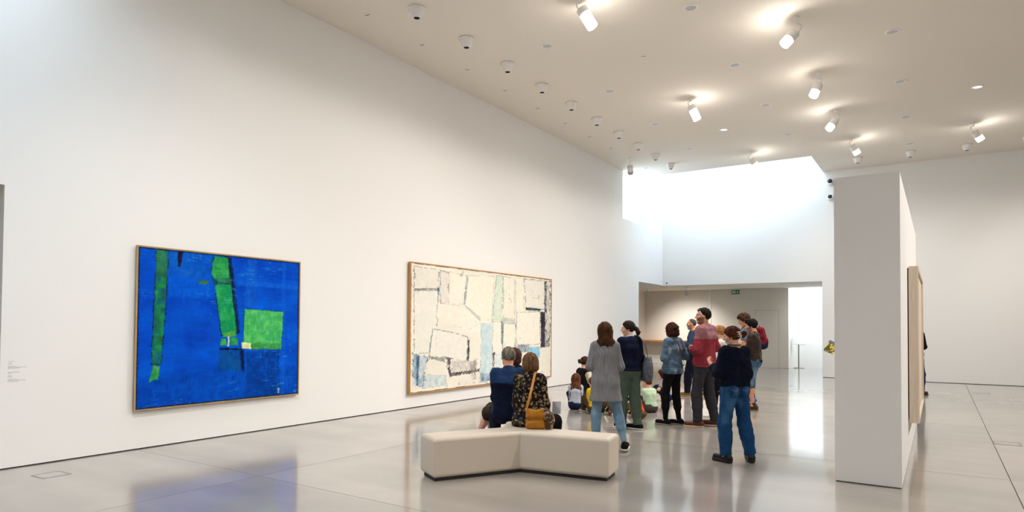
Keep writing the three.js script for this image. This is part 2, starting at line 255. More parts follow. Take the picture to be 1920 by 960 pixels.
const blueMarks = pigments([
  [[[0.0, 0.80], [1.0, 0.78], [1.0, 1.0], [0, 1.0]], [0.0, 0.24, 0.64], [0.0, 0.30, 0.74], 0.05, 0.7],
  [[[0.63, 0.67], [0.86, 0.67], [0.86, 1.0], [0.63, 1.0]], [0.0, 0.21, 0.54], [0.0, 0.27, 0.64], 0.02, 0.85],
  [[[0.153, 0.0], [0.41, 0.0], [0.402, 0.16], [0.155, 0.176]], [0.08, 0.40, 0.76], [0.0, 0.29, 0.72], 0.03, 0.7],
  [[[0.155, 0.18], [0.41, 0.18], [0.40, 0.30], [0.155, 0.30]], [0.02, 0.40, 0.88], [0.0, 0.32, 0.80], 0.03, 0.6],
  [[[0.63, 0.0], [0.69, 0.0], [0.69, 0.35], [0.61, 0.35]], [0.06, 0.34, 0.80], [0.12, 0.44, 0.82], 0.02, 0.6],
  [[[0.87, 0.0], [0.90, 0.0], [0.90, 1.0], [0.87, 1.0]], [0.04, 0.36, 0.88], [0.05, 0.40, 0.88], 0.01, 0.5],
  [[[0.56, 0.16], [1.0, 0.17], [1.0, 0.21], [0.56, 0.20]], [0.06, 0.40, 0.88], [0.10, 0.46, 0.88], 0.015, 0.5],
  [[[0.089, 0.007], [0.152, 0.009], [0.148, 0.30], [0.127, 0.732], [0.075, 0.729], [0.083, 0.42]], DG, G1, 0.010, 0.95, 0.010, [0.08, 0.13, 0.20]],
  [[[0.092, 0.007], [0.149, 0.009], [0.146, 0.15], [0.094, 0.15]], [0.22, 0.45, 0.30], [0.14, 0.50, 0.34], 0.012, 0.8],
  [[[0.086, 0.735], [0.121, 0.745], [0.112, 0.823], [0.064, 0.838]], G1, [0.42, 0.68, 0.25], 0.008],
  [[[0.205, 0.0], [0.234, 0.0], [0.222, 0.10], [0.208, 0.104]], [0.07, 0.06, 0.16], [0.12, 0.10, 0.22], 0.01],
  [[[0.49, 0.01], [0.525, 0.01], [0.545, 0.20], [0.585, 0.53], [0.565, 0.55], [0.53, 0.30]], BK, [0.08, 0.14, 0.26], 0.016, 0.95],
  [[[0.415, 0.011], [0.50, 0.012], [0.516, 0.147], [0.50, 0.19], [0.415, 0.175], [0.399, 0.112]], [0.13, 0.56, 0.30], [0.22, 0.66, 0.34], 0.01, 1, 0.012],
  [[[0.405, 0.165], [0.52, 0.15], [0.525, 0.20], [0.418, 0.21]], [0.20, 0.52, 0.26], [0.06, 0.28, 0.30], 0.012, 0.9],
  [[[0.421, 0.205], [0.522, 0.195], [0.566, 0.533], [0.468, 0.552]], [0.06, 0.55, 0.33], [0.18, 0.66, 0.36], 0.008, 1, 0.009],
  [[[0.47, 0.535], [0.565, 0.515], [0.56, 0.56], [0.475, 0.565]], [0.38, 0.66, 0.26], [0.20, 0.60, 0.30], 0.01],
  [[[0.465, 0.572], [0.50, 0.573], [0.502, 0.62], [0.463, 0.622]], G2, [0.30, 0.66, 0.26], 0.008],
  [[[0.524, 0.568], [0.575, 0.568], [0.57, 0.62], [0.522, 0.622]], G1, [0.40, 0.66, 0.30], 0.01],
  [[[0.507, 0.560], [0.519, 0.560], [0.519, 0.628], [0.506, 0.628]], [0.90, 0.86, 0.76], [0.95, 0.92, 0.84], 0.006],
  [[[0.32, 0.178], [0.386, 0.182], [0.378, 0.21], [0.328, 0.208]], [0.28, 0.48, 0.26], [0.14, 0.38, 0.34], 0.008],
  [[[0.455, 0.635], [0.62, 0.645], [0.60, 0.655], [0.455, 0.652]], BK, BK, 0.008],
  [[[0.455, 0.655], [0.60, 0.652], [0.61, 0.80], [0.447, 0.79]], [0.02, 0.24, 0.50], [0.05, 0.34, 0.44], 0.02, 0.75],
  [[[0.585, 0.655], [0.612, 0.655], [0.62, 0.81], [0.598, 0.80]], BK, [0.03, 0.12, 0.34], 0.012],
  [[[0.612, 0.364], [0.885, 0.379], [0.874, 0.66], [0.606, 0.645]], [0.24, 0.68, 0.36], [0.36, 0.78, 0.42], 0.007, 1, 0.007, [0.05, 0.14, 0.36]],
  [[[0.62, 0.60], [0.87, 0.615], [0.872, 0.655], [0.64, 0.655]], [0.16, 0.50, 0.24], [0.34, 0.62, 0.26], 0.02, 0.8],
  [[[0.595, 0.60], [0.660, 0.605], [0.659, 0.650], [0.60, 0.646]], [0.86, 0.90, 0.62], [0.94, 0.96, 0.80], 0.009],
  [[[0.853, 0.945], [0.864, 0.945], [0.862, 0.985], [0.85, 0.985]], [0.75, 0.80, 0.70], [0.60, 0.72, 0.72], 0.006],
]);
const blueMap = paint(1152, 968, (u, v) => {
  const wu = u + (fbm(u * 6, v * 6, 401, 2) - 0.5) * 0.08, wv = v + (fbm(u * 6, v * 6, 402, 2) - 0.5) * 0.08, a = fbm(u * 7, v * 9, 1, 4), h = fbm(wu * 9, wv * 70, 2, 3), w = fbm(wu * 70, wv * 9, 3, 3);
  let c = mixc([0.0, 0.26, 0.74], [0.0, 0.37, 0.87], clamp(a * 1.7 - 0.4)); c = c.map((x) => x * (0.90 + 0.12 * h + 0.08 * w));
  blueMarks.forEach((p, k) => { c = layPigment(c, p, u, v, k, 1.2); });
  const pt = smooth(0.45, 0.7, fbm(u * 5, v * 5, 79, 2)), s = pt * (smooth(0.66, 0.80, fbm(wu * 22, wv * 110, 77, 3)) + smooth(0.70, 0.82, fbm(wu * 120, wv * 18, 78, 3)) * 0.6);   // dry scraped strokes
  c = mixc(c, [0.30, 0.60, 0.86], clamp(s) * 0.5);
  const e = Math.min(u, 1 - u, v, 1 - v); c = mixc(c, [0.10, 0.12, 0.16], smooth(0.010, 0.002, e + (fbm(u * 200, v * 200, 8, 2) - 0.5) * 0.012) * 0.8);
  return c;
});
const W0 = [0.925, 0.905, 0.855], IV = [0.95, 0.925, 0.86], PB = [0.74, 0.84, 0.88], PG = [0.84, 0.88, 0.80], GR = [0.83, 0.83, 0.80], CH = [0.20, 0.21, 0.24];
const whiteMarks = pigments([
  [[[0.015, 0.20], [0.15, 0.19], [0.14, 0.70], [0.02, 0.70]], [0.90, 0.90, 0.86], [0.92, 0.91, 0.87], 0.01, 0.9, 0.006, [0.45, 0.46, 0.46]],
  [[[0.015, 0.02], [0.15, 0.03], [0.155, 0.18], [0.015, 0.20]], [0.88, 0.87, 0.83], [0.92, 0.90, 0.85], 0.012, 0.9, 0.007, [0.40, 0.42, 0.44]],
  [[[0.16, 0.03], [0.207, 0.04], [0.21, 0.303], [0.165, 0.30]], [0.86, 0.84, 0.81], [0.92, 0.89, 0.84], 0.01, 0.9, 0.009, [0.42, 0.43, 0.45]],
  [[[0.215, 0.035], [0.325, 0.05], [0.308, 0.30], [0.215, 0.30]], IV, W0, 0.006, 0.9, 0.004, [0.6, 0.6, 0.6]],
  [[[0.335, 0.05], [0.52, 0.03], [0.497, 0.43], [0.43, 0.42], [0.315, 0.30]], IV, [0.94, 0.91, 0.84], 0.006, 0.9, 0.004, [0.55, 0.56, 0.58]],
  [[[0.147, 0.30], [0.31, 0.32], [0.43, 0.45], [0.34, 0.52], [0.137, 0.42]], [0.93, 0.90, 0.85], IV, 0.01, 0.9, 0.003, [0.6, 0.6, 0.6]],
  [[[0.535, 0.02], [0.583, 0.02], [0.578, 0.44], [0.505, 0.45]], [0.80, 0.86, 0.78], [0.86, 0.90, 0.83], 0.005, 0.95, 0.006, [0.34, 0.45, 0.48]],
  [[[0.590, 0.02], [0.675, 0.03], [0.68, 0.43], [0.588, 0.43]], [0.91, 0.90, 0.83], IV, 0.006, 0.9, 0.005, [0.48, 0.5, 0.46]],
  [[[0.685, 0.02], [0.745, 0.02], [0.755, 0.33], [0.69, 0.35]], [0.92, 0.91, 0.84], IV, 0.006, 0.9, 0.004, [0.6, 0.6, 0.55]],
  [[[0.755, 0.02], [0.935, 0.02], [0.935, 0.31], [0.775, 0.31]], [0.90, 0.89, 0.85], [0.93, 0.91, 0.86], 0.012, 0.9, 0.009, [0.28, 0.36, 0.38]],
  [[[0.425, 0.458], [0.508, 0.464], [0.505, 0.96], [0.424, 0.955]], [0.70, 0.82, 0.87], [0.82, 0.88, 0.89], 0.008, 0.85, 0.004, [0.45, 0.56, 0.62]],
  [[[0.515, 0.455], [0.572, 0.465], [0.568, 0.70], [0.512, 0.70]], IV, W0, 0.006, 0.9],
  [[[0.590, 0.46], [0.685, 0.46], [0.68, 0.70], [0.585, 0.70]], [0.94, 0.92, 0.86], IV, 0.006, 0.9, 0.009, [0.30, 0.37, 0.38]],
  [[[0.582, 0.40], [0.686, 0.41], [0.686, 0.462], [0.582, 0.462]], [0.72, 0.75, 0.72], [0.80, 0.81, 0.77], 0.012, 0.8],
  [[[0.572, 0.44], [0.586, 0.44], [0.584, 0.66], [0.572, 0.64]], [0.36, 0.46, 0.48], [0.55, 0.60, 0.60], 0.008],
  [[[0.695, 0.35], [0.895, 0.335], [0.895, 0.66], [0.692, 0.68]], [0.945, 0.925, 0.87], IV, 0.008, 0.95, 0.006, [0.35, 0.36, 0.38]],
  [[[0.77, 0.295], [0.905, 0.305], [0.90, 0.33], [0.77, 0.325]], [0.16, 0.22, 0.25], [0.32, 0.40, 0.42], 0.014],
  [[[0.90, 0.335], [0.945, 0.335], [0.945, 0.70], [0.905, 0.70]], [0.17, 0.17, 0.21], [0.27, 0.27, 0.31], 0.012],
  [[[0.94, 0.02], [0.952, 0.02], [0.955, 0.34], [0.940, 0.34]], CH, [0.45, 0.46, 0.47], 0.012],
  [[[0.955, 0.02], [0.99, 0.02], [0.99, 0.60], [0.955, 0.64]], [0.87, 0.85, 0.80], [0.70, 0.69, 0.67], 0.02, 0.9, 0.014, [0.2, 0.2, 0.24]],
  [[[0.94, 0.64], [0.99, 0.60], [0.99, 0.69], [0.94, 0.70]], [0.25, 0.25, 0.28], [0.55, 0.55, 0.55], 0.02, 0.9],
  [[[0.70, 0.66], [0.80, 0.66], [0.81, 0.74], [0.71, 0.74]], [0.42, 0.46, 0.52], [0.68, 0.72, 0.76], 0.022, 0.9],
  [[[0.80, 0.69], [0.896, 0.69], [0.896, 0.80], [0.80, 0.80]], [0.52, 0.74, 0.86], [0.68, 0.84, 0.90], 0.01],
  [[[0.120, 0.51], [0.245, 0.54], [0.335, 0.58], [0.33, 0.79], [0.20, 0.74], [0.10, 0.73]], [0.91, 0.90, 0.87], [0.93, 0.915, 0.87], 0.008, 0.95, 0.010, [0.34, 0.40, 0.38]],
  [[[0.336, 0.61], [0.348, 0.60], [0.344, 0.79], [0.334, 0.79]], [0.10, 0.11, 0.14], [0.28, 0.30, 0.34], 0.008],
  [[[0.200, 0.745], [0.23, 0.75], [0.232, 0.87], [0.415, 0.86], [0.415, 0.885], [0.222, 0.905]], [0.32, 0.29, 0.32], [0.52, 0.48, 0.48], 0.020],
  [[[0.23, 0.77], [0.40, 0.79], [0.40, 0.86], [0.235, 0.87]], [0.76, 0.74, 0.72], [0.88, 0.86, 0.82], 0.022, 0.9],
  [[[0.34, 0.80], [0.40, 0.77], [0.39, 0.95], [0.37, 0.95]], [0.55, 0.52, 0.50], [0.78, 0.75, 0.72], 0.02, 0.7],
  [[[0.015, 0.70], [0.09, 0.735], [0.07, 0.96], [0.015, 0.95]], [0.46, 0.60, 0.70], [0.80, 0.84, 0.85], 0.018, 0.9, 0.008, [0.22, 0.27, 0.33]],
  [[[0.035, 0.72], [0.047, 0.72], [0.04, 0.95], [0.03, 0.95]], [0.22, 0.30, 0.40], [0.40, 0.52, 0.62], 0.012],
  [[[0.088, 0.87], [0.20, 0.89], [0.20, 0.98], [0.07, 0.97]], [0.70, 0.78, 0.80], [0.85, 0.87, 0.86], 0.02, 0.9, 0.005, [0.5, 0.58, 0.62]],
  [[[0.10, 0.725], [0.20, 0.745], [0.19, 0.78], [0.10, 0.745]], [0.36, 0.42, 0.42], [0.60, 0.62, 0.60], 0.018, 0.9],
  [[[0.508, 0.725], [0.526, 0.72], [0.522, 0.90], [0.505, 0.95]], [0.20, 0.23, 0.27], [0.60, 0.64, 0.66], 0.016, 0.9],
  [[[0.42, 0.90], [0.52, 0.92], [0.52, 0.985], [0.42, 0.98]], [0.40, 0.48, 0.56], [0.66, 0.74, 0.80], 0.022, 0.9],
  [[[0.53, 0.74], [0.58, 0.73], [0.575, 0.95], [0.53, 0.95]], [0.76, 0.84, 0.87], [0.88, 0.90, 0.89], 0.014, 0.85],
  [[[0.145, 0.165], [0.158, 0.18], [0.155, 0.23], [0.148, 0.23]], [0.10, 0.38, 0.50], [0.24, 0.45, 0.55], 0.006],
  [[[0.322, 0.05], [0.336, 0.06], [0.318, 0.30], [0.308, 0.30]], [0.36, 0.46, 0.56], [0.80, 0.80, 0.78], 0.014, 0.9],
  [[[0.31, 0.31], [0.325, 0.31], [0.425, 0.42], [0.42, 0.44]], [0.55, 0.55, 0.54], [0.78, 0.77, 0.74], 0.012, 0.7],
  [[[0.02, 0.195], [0.15, 0.178], [0.15, 0.20], [0.02, 0.215]], [0.40, 0.40, 0.40], [0.66, 0.66, 0.64], 0.012, 0.75],
]);
const whiteMap = paint(1536, 736, (u, v) => {
  const a = fbm(u * 9, v * 6, 101, 4), h = fbm(u * 20, v * 90, 102, 3), w = fbm(u * 200, v * 7, 103, 3);
  let c = mixc([0.90, 0.88, 0.83], [0.945, 0.92, 0.865], clamp(a * 1.8 - 0.4)); c = c.map((x) => x * (0.985 + 0.02 * h + 0.01 * w));
  whiteMarks.forEach((p, k) => { c = layPigment(c, p, u, v, k + 60, 2.1, 0.06); });
  const s = smooth(0.70, 0.80, fbm(u * 60, v * 40, 177, 4)) * smooth(0.55, 0.7, fbm(u * 7, v * 5, 178, 3)); c = mixc(c, [0.42, 0.46, 0.48], s * 0.45);
  const t = smooth(0.80, 0.88, fbm(u * 300, v * 18, 179, 3)); c = mixc(c, [0.66, 0.70, 0.70], t * 0.5);
  const e = Math.min(u * 2.1, (1 - u) * 2.1, v, 1 - v); c = mixc(c, [0.25, 0.24, 0.24], smooth(0.006, 0.002, e) * smooth(0.45, 0.6, fbm(u * 40, v * 20, 9, 3)) * 0.6);
  return c;
});
const impasto = paint(512, 512, (u, v) => { const g = 0.5 + (fbm(u * 24, v * 90, 7, 3) - 0.5) * 0.6 + (fbm(u * 90, v * 20, 9, 3) - 0.5) * 0.6; return [g, g, g]; }, false);
function woodMap(base, dark, seed, w = 256, h = 1024) {
  return paint(w, h, (u, v) => { const g = fbm(u * 26 + fbm(u * 3, v * 2, seed, 2) * 6, v * 3, seed + 1, 4), f = noise2(u * 120, v * 9, seed + 2); return mixc(dark, base, clamp(0.15 + g * 1.05 + (f - 0.5) * 0.25)); });
}
const oak = std(0xffffff, 0.5, { map: woodMap([0.80, 0.60, 0.33], [0.58, 0.39, 0.17], 301) }), paleOak = std(0xffffff, 0.55, { map: woodMap([0.74, 0.62, 0.42], [0.52, 0.40, 0.24], 311) });
function painting(name, label, z0, z1, y0, y1, map, frameMat, fw, depth) {
  const o = thing(name, label, 'painting', [LEFT, (y0 + y1) / 2, (z0 + z1) / 2], Math.PI / 2, 'paintings on the left wall'), W = z0 - z1, H = y1 - y0;
  const cw = W - 2 * fw - 0.008, ch = H - 2 * fw - 0.008;
  part('canvas', new THREE.PlaneGeometry(cw, ch).translate(0, 0, depth - 0.008), new THREE.MeshPhysicalMaterial({ map, roughness: 0.85, specularIntensity: 0.15, bumpMap: impasto, bumpScale: 0.0001 }), o);
  part('stretcher', bx(-cw / 2, cw / 2, -ch / 2, ch / 2, 0.012, depth - 0.0085), std([0.10, 0.075, 0.05]), o);
  const f = 0.02;
  for (const [a, b, c, d] of [[-W / 2, -W / 2 + fw, -H / 2, H / 2], [W / 2 - fw, W / 2, -H / 2, H / 2], [-W / 2 + fw, W / 2 - fw, H / 2 - fw, H / 2], [-W / 2 + fw, W / 2 - fw, -H / 2, -H / 2 + fw]]) {
    const g = bx(a, b, c, d, f, depth), p = g.attributes.position, uv = g.attributes.uv, vert = b - a < d - c;
    for (let k = 0; k < p.count; k++) uv.setXY(k, (vert ? p.getX(k) : p.getY(k)) * 3 + p.getZ(k) * 3, (vert ? p.getY(k) : p.getX(k)) * 0.8);
    part('frame_strip', g, frameMat, o);
  }
}
painting('abstract_painting', 'large deep blue abstract painting with green bands and a green square', -4.09, -6.52, 0.475, 2.505, blueMap, paleOak, 0.016, 0.055);
painting('abstract_painting', 'wide cream and white abstract painting with grey and pale blue blocks', -8.98, -14.22, 0.265, 2.725, whiteMap, oak, 0.022, 0.075);

// ================= wooden framed panel on the partition =================
{
  const o = thing('wooden_art_panel', 'pale raw wood box panel hung on the right side of the partition', 'artwork', [-0.31, 0.44, -10.295], 0);
  const birch = std(0xffffff, 0.6, { map: woodMap([0.89, 0.83, 0.76], [0.80, 0.73, 0.64], 331) });
  const H = 1.84, L = 2.69, D = 0.10, t = 0.045;
  const face = (g, m, n) => { const p = g.attributes.position, uv = g.attributes.uv; for (let k = 0; k < p.count; k++) uv.setXY(k, (p.getX(k) + p.getZ(k)) * 2.2, p.getY(k) * 0.7); return part(n, g, m, o); };
  face(bx(0.012, D + 0.012, 0, H, L / 2 - t, L / 2), birch, 'side_board'); face(bx(0.012, D + 0.012, 0, H, -L / 2, -L / 2 + t), birch, 'side_board');
  face(bx(0.012, D + 0.012, H - t, H, -L / 2 + t, L / 2 - t), birch, 'top_board'); face(bx(0.012, D + 0.012, 0, t, -L / 2 + t, L / 2 - t), birch, 'bottom_board');
  face(bx(0.012, D - 0.012, t, H - t, -L / 2 + t, L / 2 - t), birch, 'inner_panel');
  part('wall_cleat', bx(0, 0.012, 0.05, H - 0.02, -L / 2 + 0.04, L / 2 - 0.008), darkGap, o);
}

// ================= upholstered three-armed bench =================
const BENCH_TOP = 0.43, benchDir = [[-0.494, 0.869], [0.987, -0.161], [-0.5, -0.866]], benchLen = [1.06, 1.05, 1.15], benchW = 0.19;
const benchC = (() => { const [a, b] = benchDir, na = [a[1], -a[0]], nb = [-b[1], b[0]], det = na[0] * nb[1] - na[1] * nb[0], w = benchW; const sx = (w * nb[1] - na[1] * w) / det, sz = (na[0] * w - w * nb[0]) / det; return [-3.70 - sx, -5.80 - sz]; })();
{
  const o = thing('upholstered_bench', 'beige upholstered three-armed bench on a black plinth', 'bench', [benchC[0], 0, benchC[1]]);
  function outline(inset) {
    const w = benchW - inset, pts = [], order = [0, 1, 2].map((i) => ({ d: benchDir[i], l: benchLen[i] - inset, a: Math.atan2(benchDir[i][1], benchDir[i][0]) })).sort((p, q) => p.a - q.a);
    order.forEach((e, i) => {
      const n = [-e.d[1], e.d[0]], nx = order[(i + 1) % 3], m = [nx.d[1], -nx.d[0]];
      pts.push([e.d[0] * e.l - n[0] * w, e.d[1] * e.l - n[1] * w], [e.d[0] * e.l + n[0] * w, e.d[1] * e.l + n[1] * w]);
      const det = n[0] * m[1] - n[1] * m[0]; pts.push([(w * m[1] - n[1] * w) / det, (n[0] * w - w * m[0]) / det]);
    });
    return new THREE.Shape(pts.map(([x, z]) => new THREE.Vector2(x, -z)));
  }
  const leather = std([0.59, 0.515, 0.425], 0.5, { bumpMap: impasto, bumpScale: 0.0004 });
  const b = 0.042, g = new THREE.ExtrudeGeometry(outline(b), { depth: BENCH_TOP - 0.03 - 2 * b, bevelEnabled: true, bevelThickness: b, bevelSize: b, bevelSegments: 6, curveSegments: 4 }); g.rotateX(-Math.PI / 2); g.translate(0, 0.03 + b, 0);
  part('upholstery', g, leather, o);
  const p = new THREE.ExtrudeGeometry(outline(0.03), { depth: 0.035, bevelEnabled: false }); p.rotateX(-Math.PI / 2); part('plinth', p, std([0.012, 0.011, 0.01], 0.6), o);
  for (let i = 0; i < 3; i++) { const e = benchDir[i], f = benchDir[(i + 1) % 3], m = [(e[0] + f[0]), (e[1] + f[1])], l = Math.hypot(...m), r = benchW / Math.sin(Math.acos(clamp(e[0] * f[0] + e[1] * f[1], -1, 1)) / 2) - 0.012; part('seam', tubeOf([[0, BENCH_TOP + 0.0005, 0], [m[0] / l * r * 0.6, BENCH_TOP + 0.0005, m[1] / l * r * 0.6], [m[0] / l * (r - 0.02), BENCH_TOP - 0.004, m[1] / l * (r - 0.02)]], 0.002, 10, 5), leather, o); }
}

// ================= floor boxes, wall text, small fittings =================
function floorBox(label, x, z, w, d, turn) {
  const o = thing('floor_socket_cover', label, 'floor socket', [x, 0, z], turn, 'floor socket covers'), steel = std([0.34, 0.33, 0.31], 0.35, { metalness: 0.7 }), t = 0.012;
  part('frame', merged([bx(-w / 2, w / 2, 0, 0.003, -d / 2, -d / 2 + t), bx(-w / 2, w / 2, 0, 0.003, d / 2 - t, d / 2), bx(-w / 2, -w / 2 + t, 0, 0.003, -d / 2 + t, d / 2 - t), bx(w / 2 - t, w / 2, 0, 0.003, -d / 2 + t, d / 2 - t)]), steel, o);
  part('lid', bx(-w / 2 + t + 0.004, w / 2 - t - 0.004, 0, 0.002, -d / 2 + t + 0.004, d / 2 - t - 0.004), concrete, o);
}
floorBox('square steel-framed socket cover in the floor at the left wall', -7.56, -2.98, 0.26, 0.26, 0.05);
floorBox('steel-framed socket cover in the floor right of the partition, nearer one', 0.76, -11.05, 0.30, 0.28, 0);
floorBox('steel-framed socket cover in the floor right of the partition, farther one', 0.84, -19.3, 0.32, 0.3, 0);
{ // printed wall text: grey lines too small to read
  const r = rng(17);
  function wallText(label, pos, turn, w, h, rows, alpha) {
    const cells = rows.map(([y, len]) => { const words = []; let x = 0.02; while (x < len) { const l = 0.04 + r() * 0.09; words.push([x, Math.min(len, x + l)]); x += l + 0.02; } return [y, words]; });
    const map = paint(256, 256, (u, v, i) => { for (const [y, words] of cells) if (Math.abs(v - y) < 0.011) for (const [a, b] of words) if (u > a && u < b && noise2(i * 0.7, y * 50, 3) > 0.25) return [0.30, 0.30, 0.31, alpha]; return [0.8, 0.8, 0.8, 0]; });
    const m = single('wall_text', new THREE.PlaneGeometry(w, h), new THREE.MeshStandardMaterial({ map, transparent: true, roughness: 0.9 }), label, 'wall text', pos); m.rotation.y = turn;
  }
  wallText('small grey caption text on the left wall near the left edge', [LEFT + 0.002, 1.03, -2.90], Math.PI / 2, 0.17, 0.24, [[0.06, 0.35], [0.14, 0.2], [0.19, 0.26], [0.29, 0.45], [0.33, 0.98], [0.37, 0.62], [0.55, 0.66], [0.60, 0.22], [0.70, 0.2], [0.75, 0.26], [0.86, 0.5], [0.91, 0.98], [0.96, 0.6]], 0.5);
  wallText('faint text on the bright end wall', [-4.15, 2.05, -27.597], 0, 0.75, 0.6, [[0.12, 0.4], [0.62, 0.55], [0.70, 0.95], [0.78, 0.8]], 0.3);
}
function camDome(label, x, y, z, s) { const o = thing('security_camera', label, 'camera', [x, y, z], 0, 'security cameras'); part('bracket', rbx(0.11 * s, 0.07 * s, 0.09 * s, 0.015 * s, 0, -0.07 * s, 0.045 * s), whiteMetal, o); part('dome', new THREE.SphereGeometry(0.07 * s, 18, 14).translate(0, 0.01, 0.075 * s), std([0.03, 0.03, 0.04], 0.2), o); part('collar', new THREE.TorusGeometry(0.062 * s, 0.012 * s, 8, 20).translate(0, 0.01, 0.06 * s), whiteMetal, o); }
camDome('black dome camera on the far wall beside the partition, upper one', -2.80, 6.09, FAR, 1); camDome('black dome camera with white bracket on the far wall, lower one', -2.80, 5.61, FAR, 0.9);
single('wall_sensor', new THREE.SphereGeometry(0.03, 14, 10), std([0.12, 0.12, 0.13], 0.3), 'tiny dark sensor on the wall above the corner opening', 'sensor', [-8.06, 3.09, FAR + 0.02]);
{ // exit sign
  const o = thing('exit_sign', 'green emergency exit sign under the rear room ceiling', 'exit sign', [-6.63, LOW, -25.95]);
  part('bracket', merged([bx(-0.1, -0.09, -0.04, 0, -0.01, 0.01), bx(0.09, 0.1, -0.04, 0, -0.01, 0.01)]), whiteMetal, o);
  part('housing', bx(-0.17, 0.17, -0.21, -0.03, -0.02, 0.018), whiteMetal, o);
  const run = [[[0.30, 0.30], [0.37, 0.30], [0.37, 0.20], [0.30, 0.20]], [[0.24, 0.34], [0.40, 0.36], [0.36, 0.58], [0.27, 0.56]], [[0.28, 0.55], [0.36, 0.55], [0.44, 0.72], [0.40, 0.86], [0.36, 0.72]], [[0.26, 0.55], [0.33, 0.58], [0.24, 0.74], [0.12, 0.78], [0.12, 0.72]], [[0.14, 0.42], [0.24, 0.34], [0.27, 0.40], [0.18, 0.50]], [[0.38, 0.36], [0.48, 0.46], [0.46, 0.52], [0.36, 0.44]]].map(polyField);
  const arr = [[[0.72, 0.25], [0.80, 0.25], [0.80, 0.55], [0.88, 0.50], [0.76, 0.78], [0.64, 0.50], [0.72, 0.55]]].map(polyField), door = polyField([[0.05, 0.12], [0.55, 0.12], [0.55, 0.88], [0.05, 0.88]]), inner = polyField([[0.08, 0.17], [0.52, 0.17], [0.52, 0.88], [0.08, 0.88]]);
  const map = paint(256, 144, (u, v) => { const white = run.some((f) => f(u, v) < 0) || arr.some((f) => f(u, v) < 0) || (door(u, v) < 0 && inner(u, v) > 0); return white ? [0.92, 0.98, 0.94] : [0.02, 0.36, 0.20]; });
  part('sign_face', new THREE.PlaneGeometry(0.32, 0.165).translate(0, -0.12, 0.0195), new THREE.MeshStandardMaterial({ map, emissive: 0xffffff, emissiveMap: map, emissiveIntensity: 0.12, roughness: 0.5 }), o);
  part('indicator', new THREE.SphereGeometry(0.014, 10, 8).translate(-0.19, -0.05, 0.01), glow(new THREE.Color().setRGB(0.1, 1, 0.3), 1.0), o);
}
{ // wall shelf in the rear room
  const g = bx(-10.39, -8.0, 0.93, 0.99, REAR, REAR + 0.5), p = g.attributes.position, uv = g.attributes.uv; for (let k = 0; k < p.count; k++) uv.setXY(k, (p.getZ(k) + p.getY(k)) * 1.4, p.getX(k) * 0.5);
  const o = thing('wall_shelf', 'long light wood shelf on the rear wall', 'shelf'); part('board', g, std(0xffffff, 0.5, { map: woodMap([0.80, 0.56, 0.30], [0.68, 0.44, 0.20], 351) }), o);
  for (const x of [-10.0, -9.2, -8.4]) part('bracket', merged([bx(x - 0.015, x + 0.015, 0.72, 0.93, REAR, REAR + 0.015), bx(x - 0.015, x + 0.015, 0.915, 0.93, REAR + 0.015, REAR + 0.3)]), whiteMetal, o);
}
{ // reading stand
  const o = thing('reading_stand', 'slim reading stand with tilted panel before the bright end wall', 'stand', [-4.46, 0, -26.6]);
  part('foot', new THREE.CylinderGeometry(0.19, 0.19, 0.015, 28).translate(0, 0.0075, 0), std([0.30, 0.26, 0.20], 0.5), o);
  part('pole', new THREE.CylinderGeometry(0.02, 0.02, 0.98, 12).translate(0, 0.5, 0), std([0.17, 0.14, 0.10], 0.5), o);
  const t = part('panel', rbx(0.42, 0.018, 0.34, 0.006), std([0.46, 0.43, 0.38], 0.5), o); t.position.set(0, 1.02, 0.0); t.rotation.set(0.85, 0.35, -0.42);
}
function rearSpot(label, x, z, dir, power = 18) { // small spots on the rear ceiling
  const o = thing('rear_spotlight', label, 'spotlight', [x, LOW, z], 0, 'spotlights in the rear room'), d = new THREE.Vector3(...dir).normalize(), q = new THREE.Quaternion().setFromUnitVectors(new THREE.Vector3(0, -1, 0), d), metal = std([0.60, 0.58, 0.54], 0.3, { metalness: 0.3 });
  part('mount', fitDisc, whiteMetal, o); part('stem', new THREE.CylinderGeometry(0.01, 0.01, 0.1, 10).translate(0, -0.07, 0), whiteMetal, o);
  const h = part('housing', lathe([[0, 0.06], [0.05, 0.06], [0.075, 0.03], [0.08, -0.1], [0.07, -0.105], [0.066, -0.08]]), metal, o); h.position.set(0, -0.18, 0); h.quaternion.copy(q);
  const l = part('lens', new THREE.CylinderGeometry(0.066, 0.066, 0.004, 20).translate(0, -0.084, 0), lensGlass, o); l.position.set(0, -0.18, 0); l.quaternion.copy(q);
  const p = new THREE.Vector3(x, LOW - 0.18, z).addScaledVector(d, 0.12); spotlight('rear_lamp', p.toArray(), p.clone().addScaledVector(d, 3).toArray(), power, 0.95, 1.0);
}
rearSpot('tilted silver spotlight in the left corner of the rear room', -9.46, -23.9, [0.35, -0.8, -0.6]); rearSpot('silver spotlight above the wood shelf', -8.0, -24.24, [-0.1, -0.8, -0.55]);
for (const x of [-2.3, -3.3]) rearSpot(x < -3 ? 'added hidden spotlight that brightens the end wall, nearer the opening' : 'added hidden spotlight that brightens the end wall, farther from the opening', x, -25.0, [-0.25, -0.55, -0.8], 10);  // extra lamps out of sight, added to brighten the end wall
single('smoke_detector', lathe([[0, -0.03], [0.04, -0.028], [0.05, -0.012], [0.05, 0], [0, 0]]), whiteMetal, 'small white detector on the rear room ceiling', 'detector', [-8.73, LOW, -23.5]);
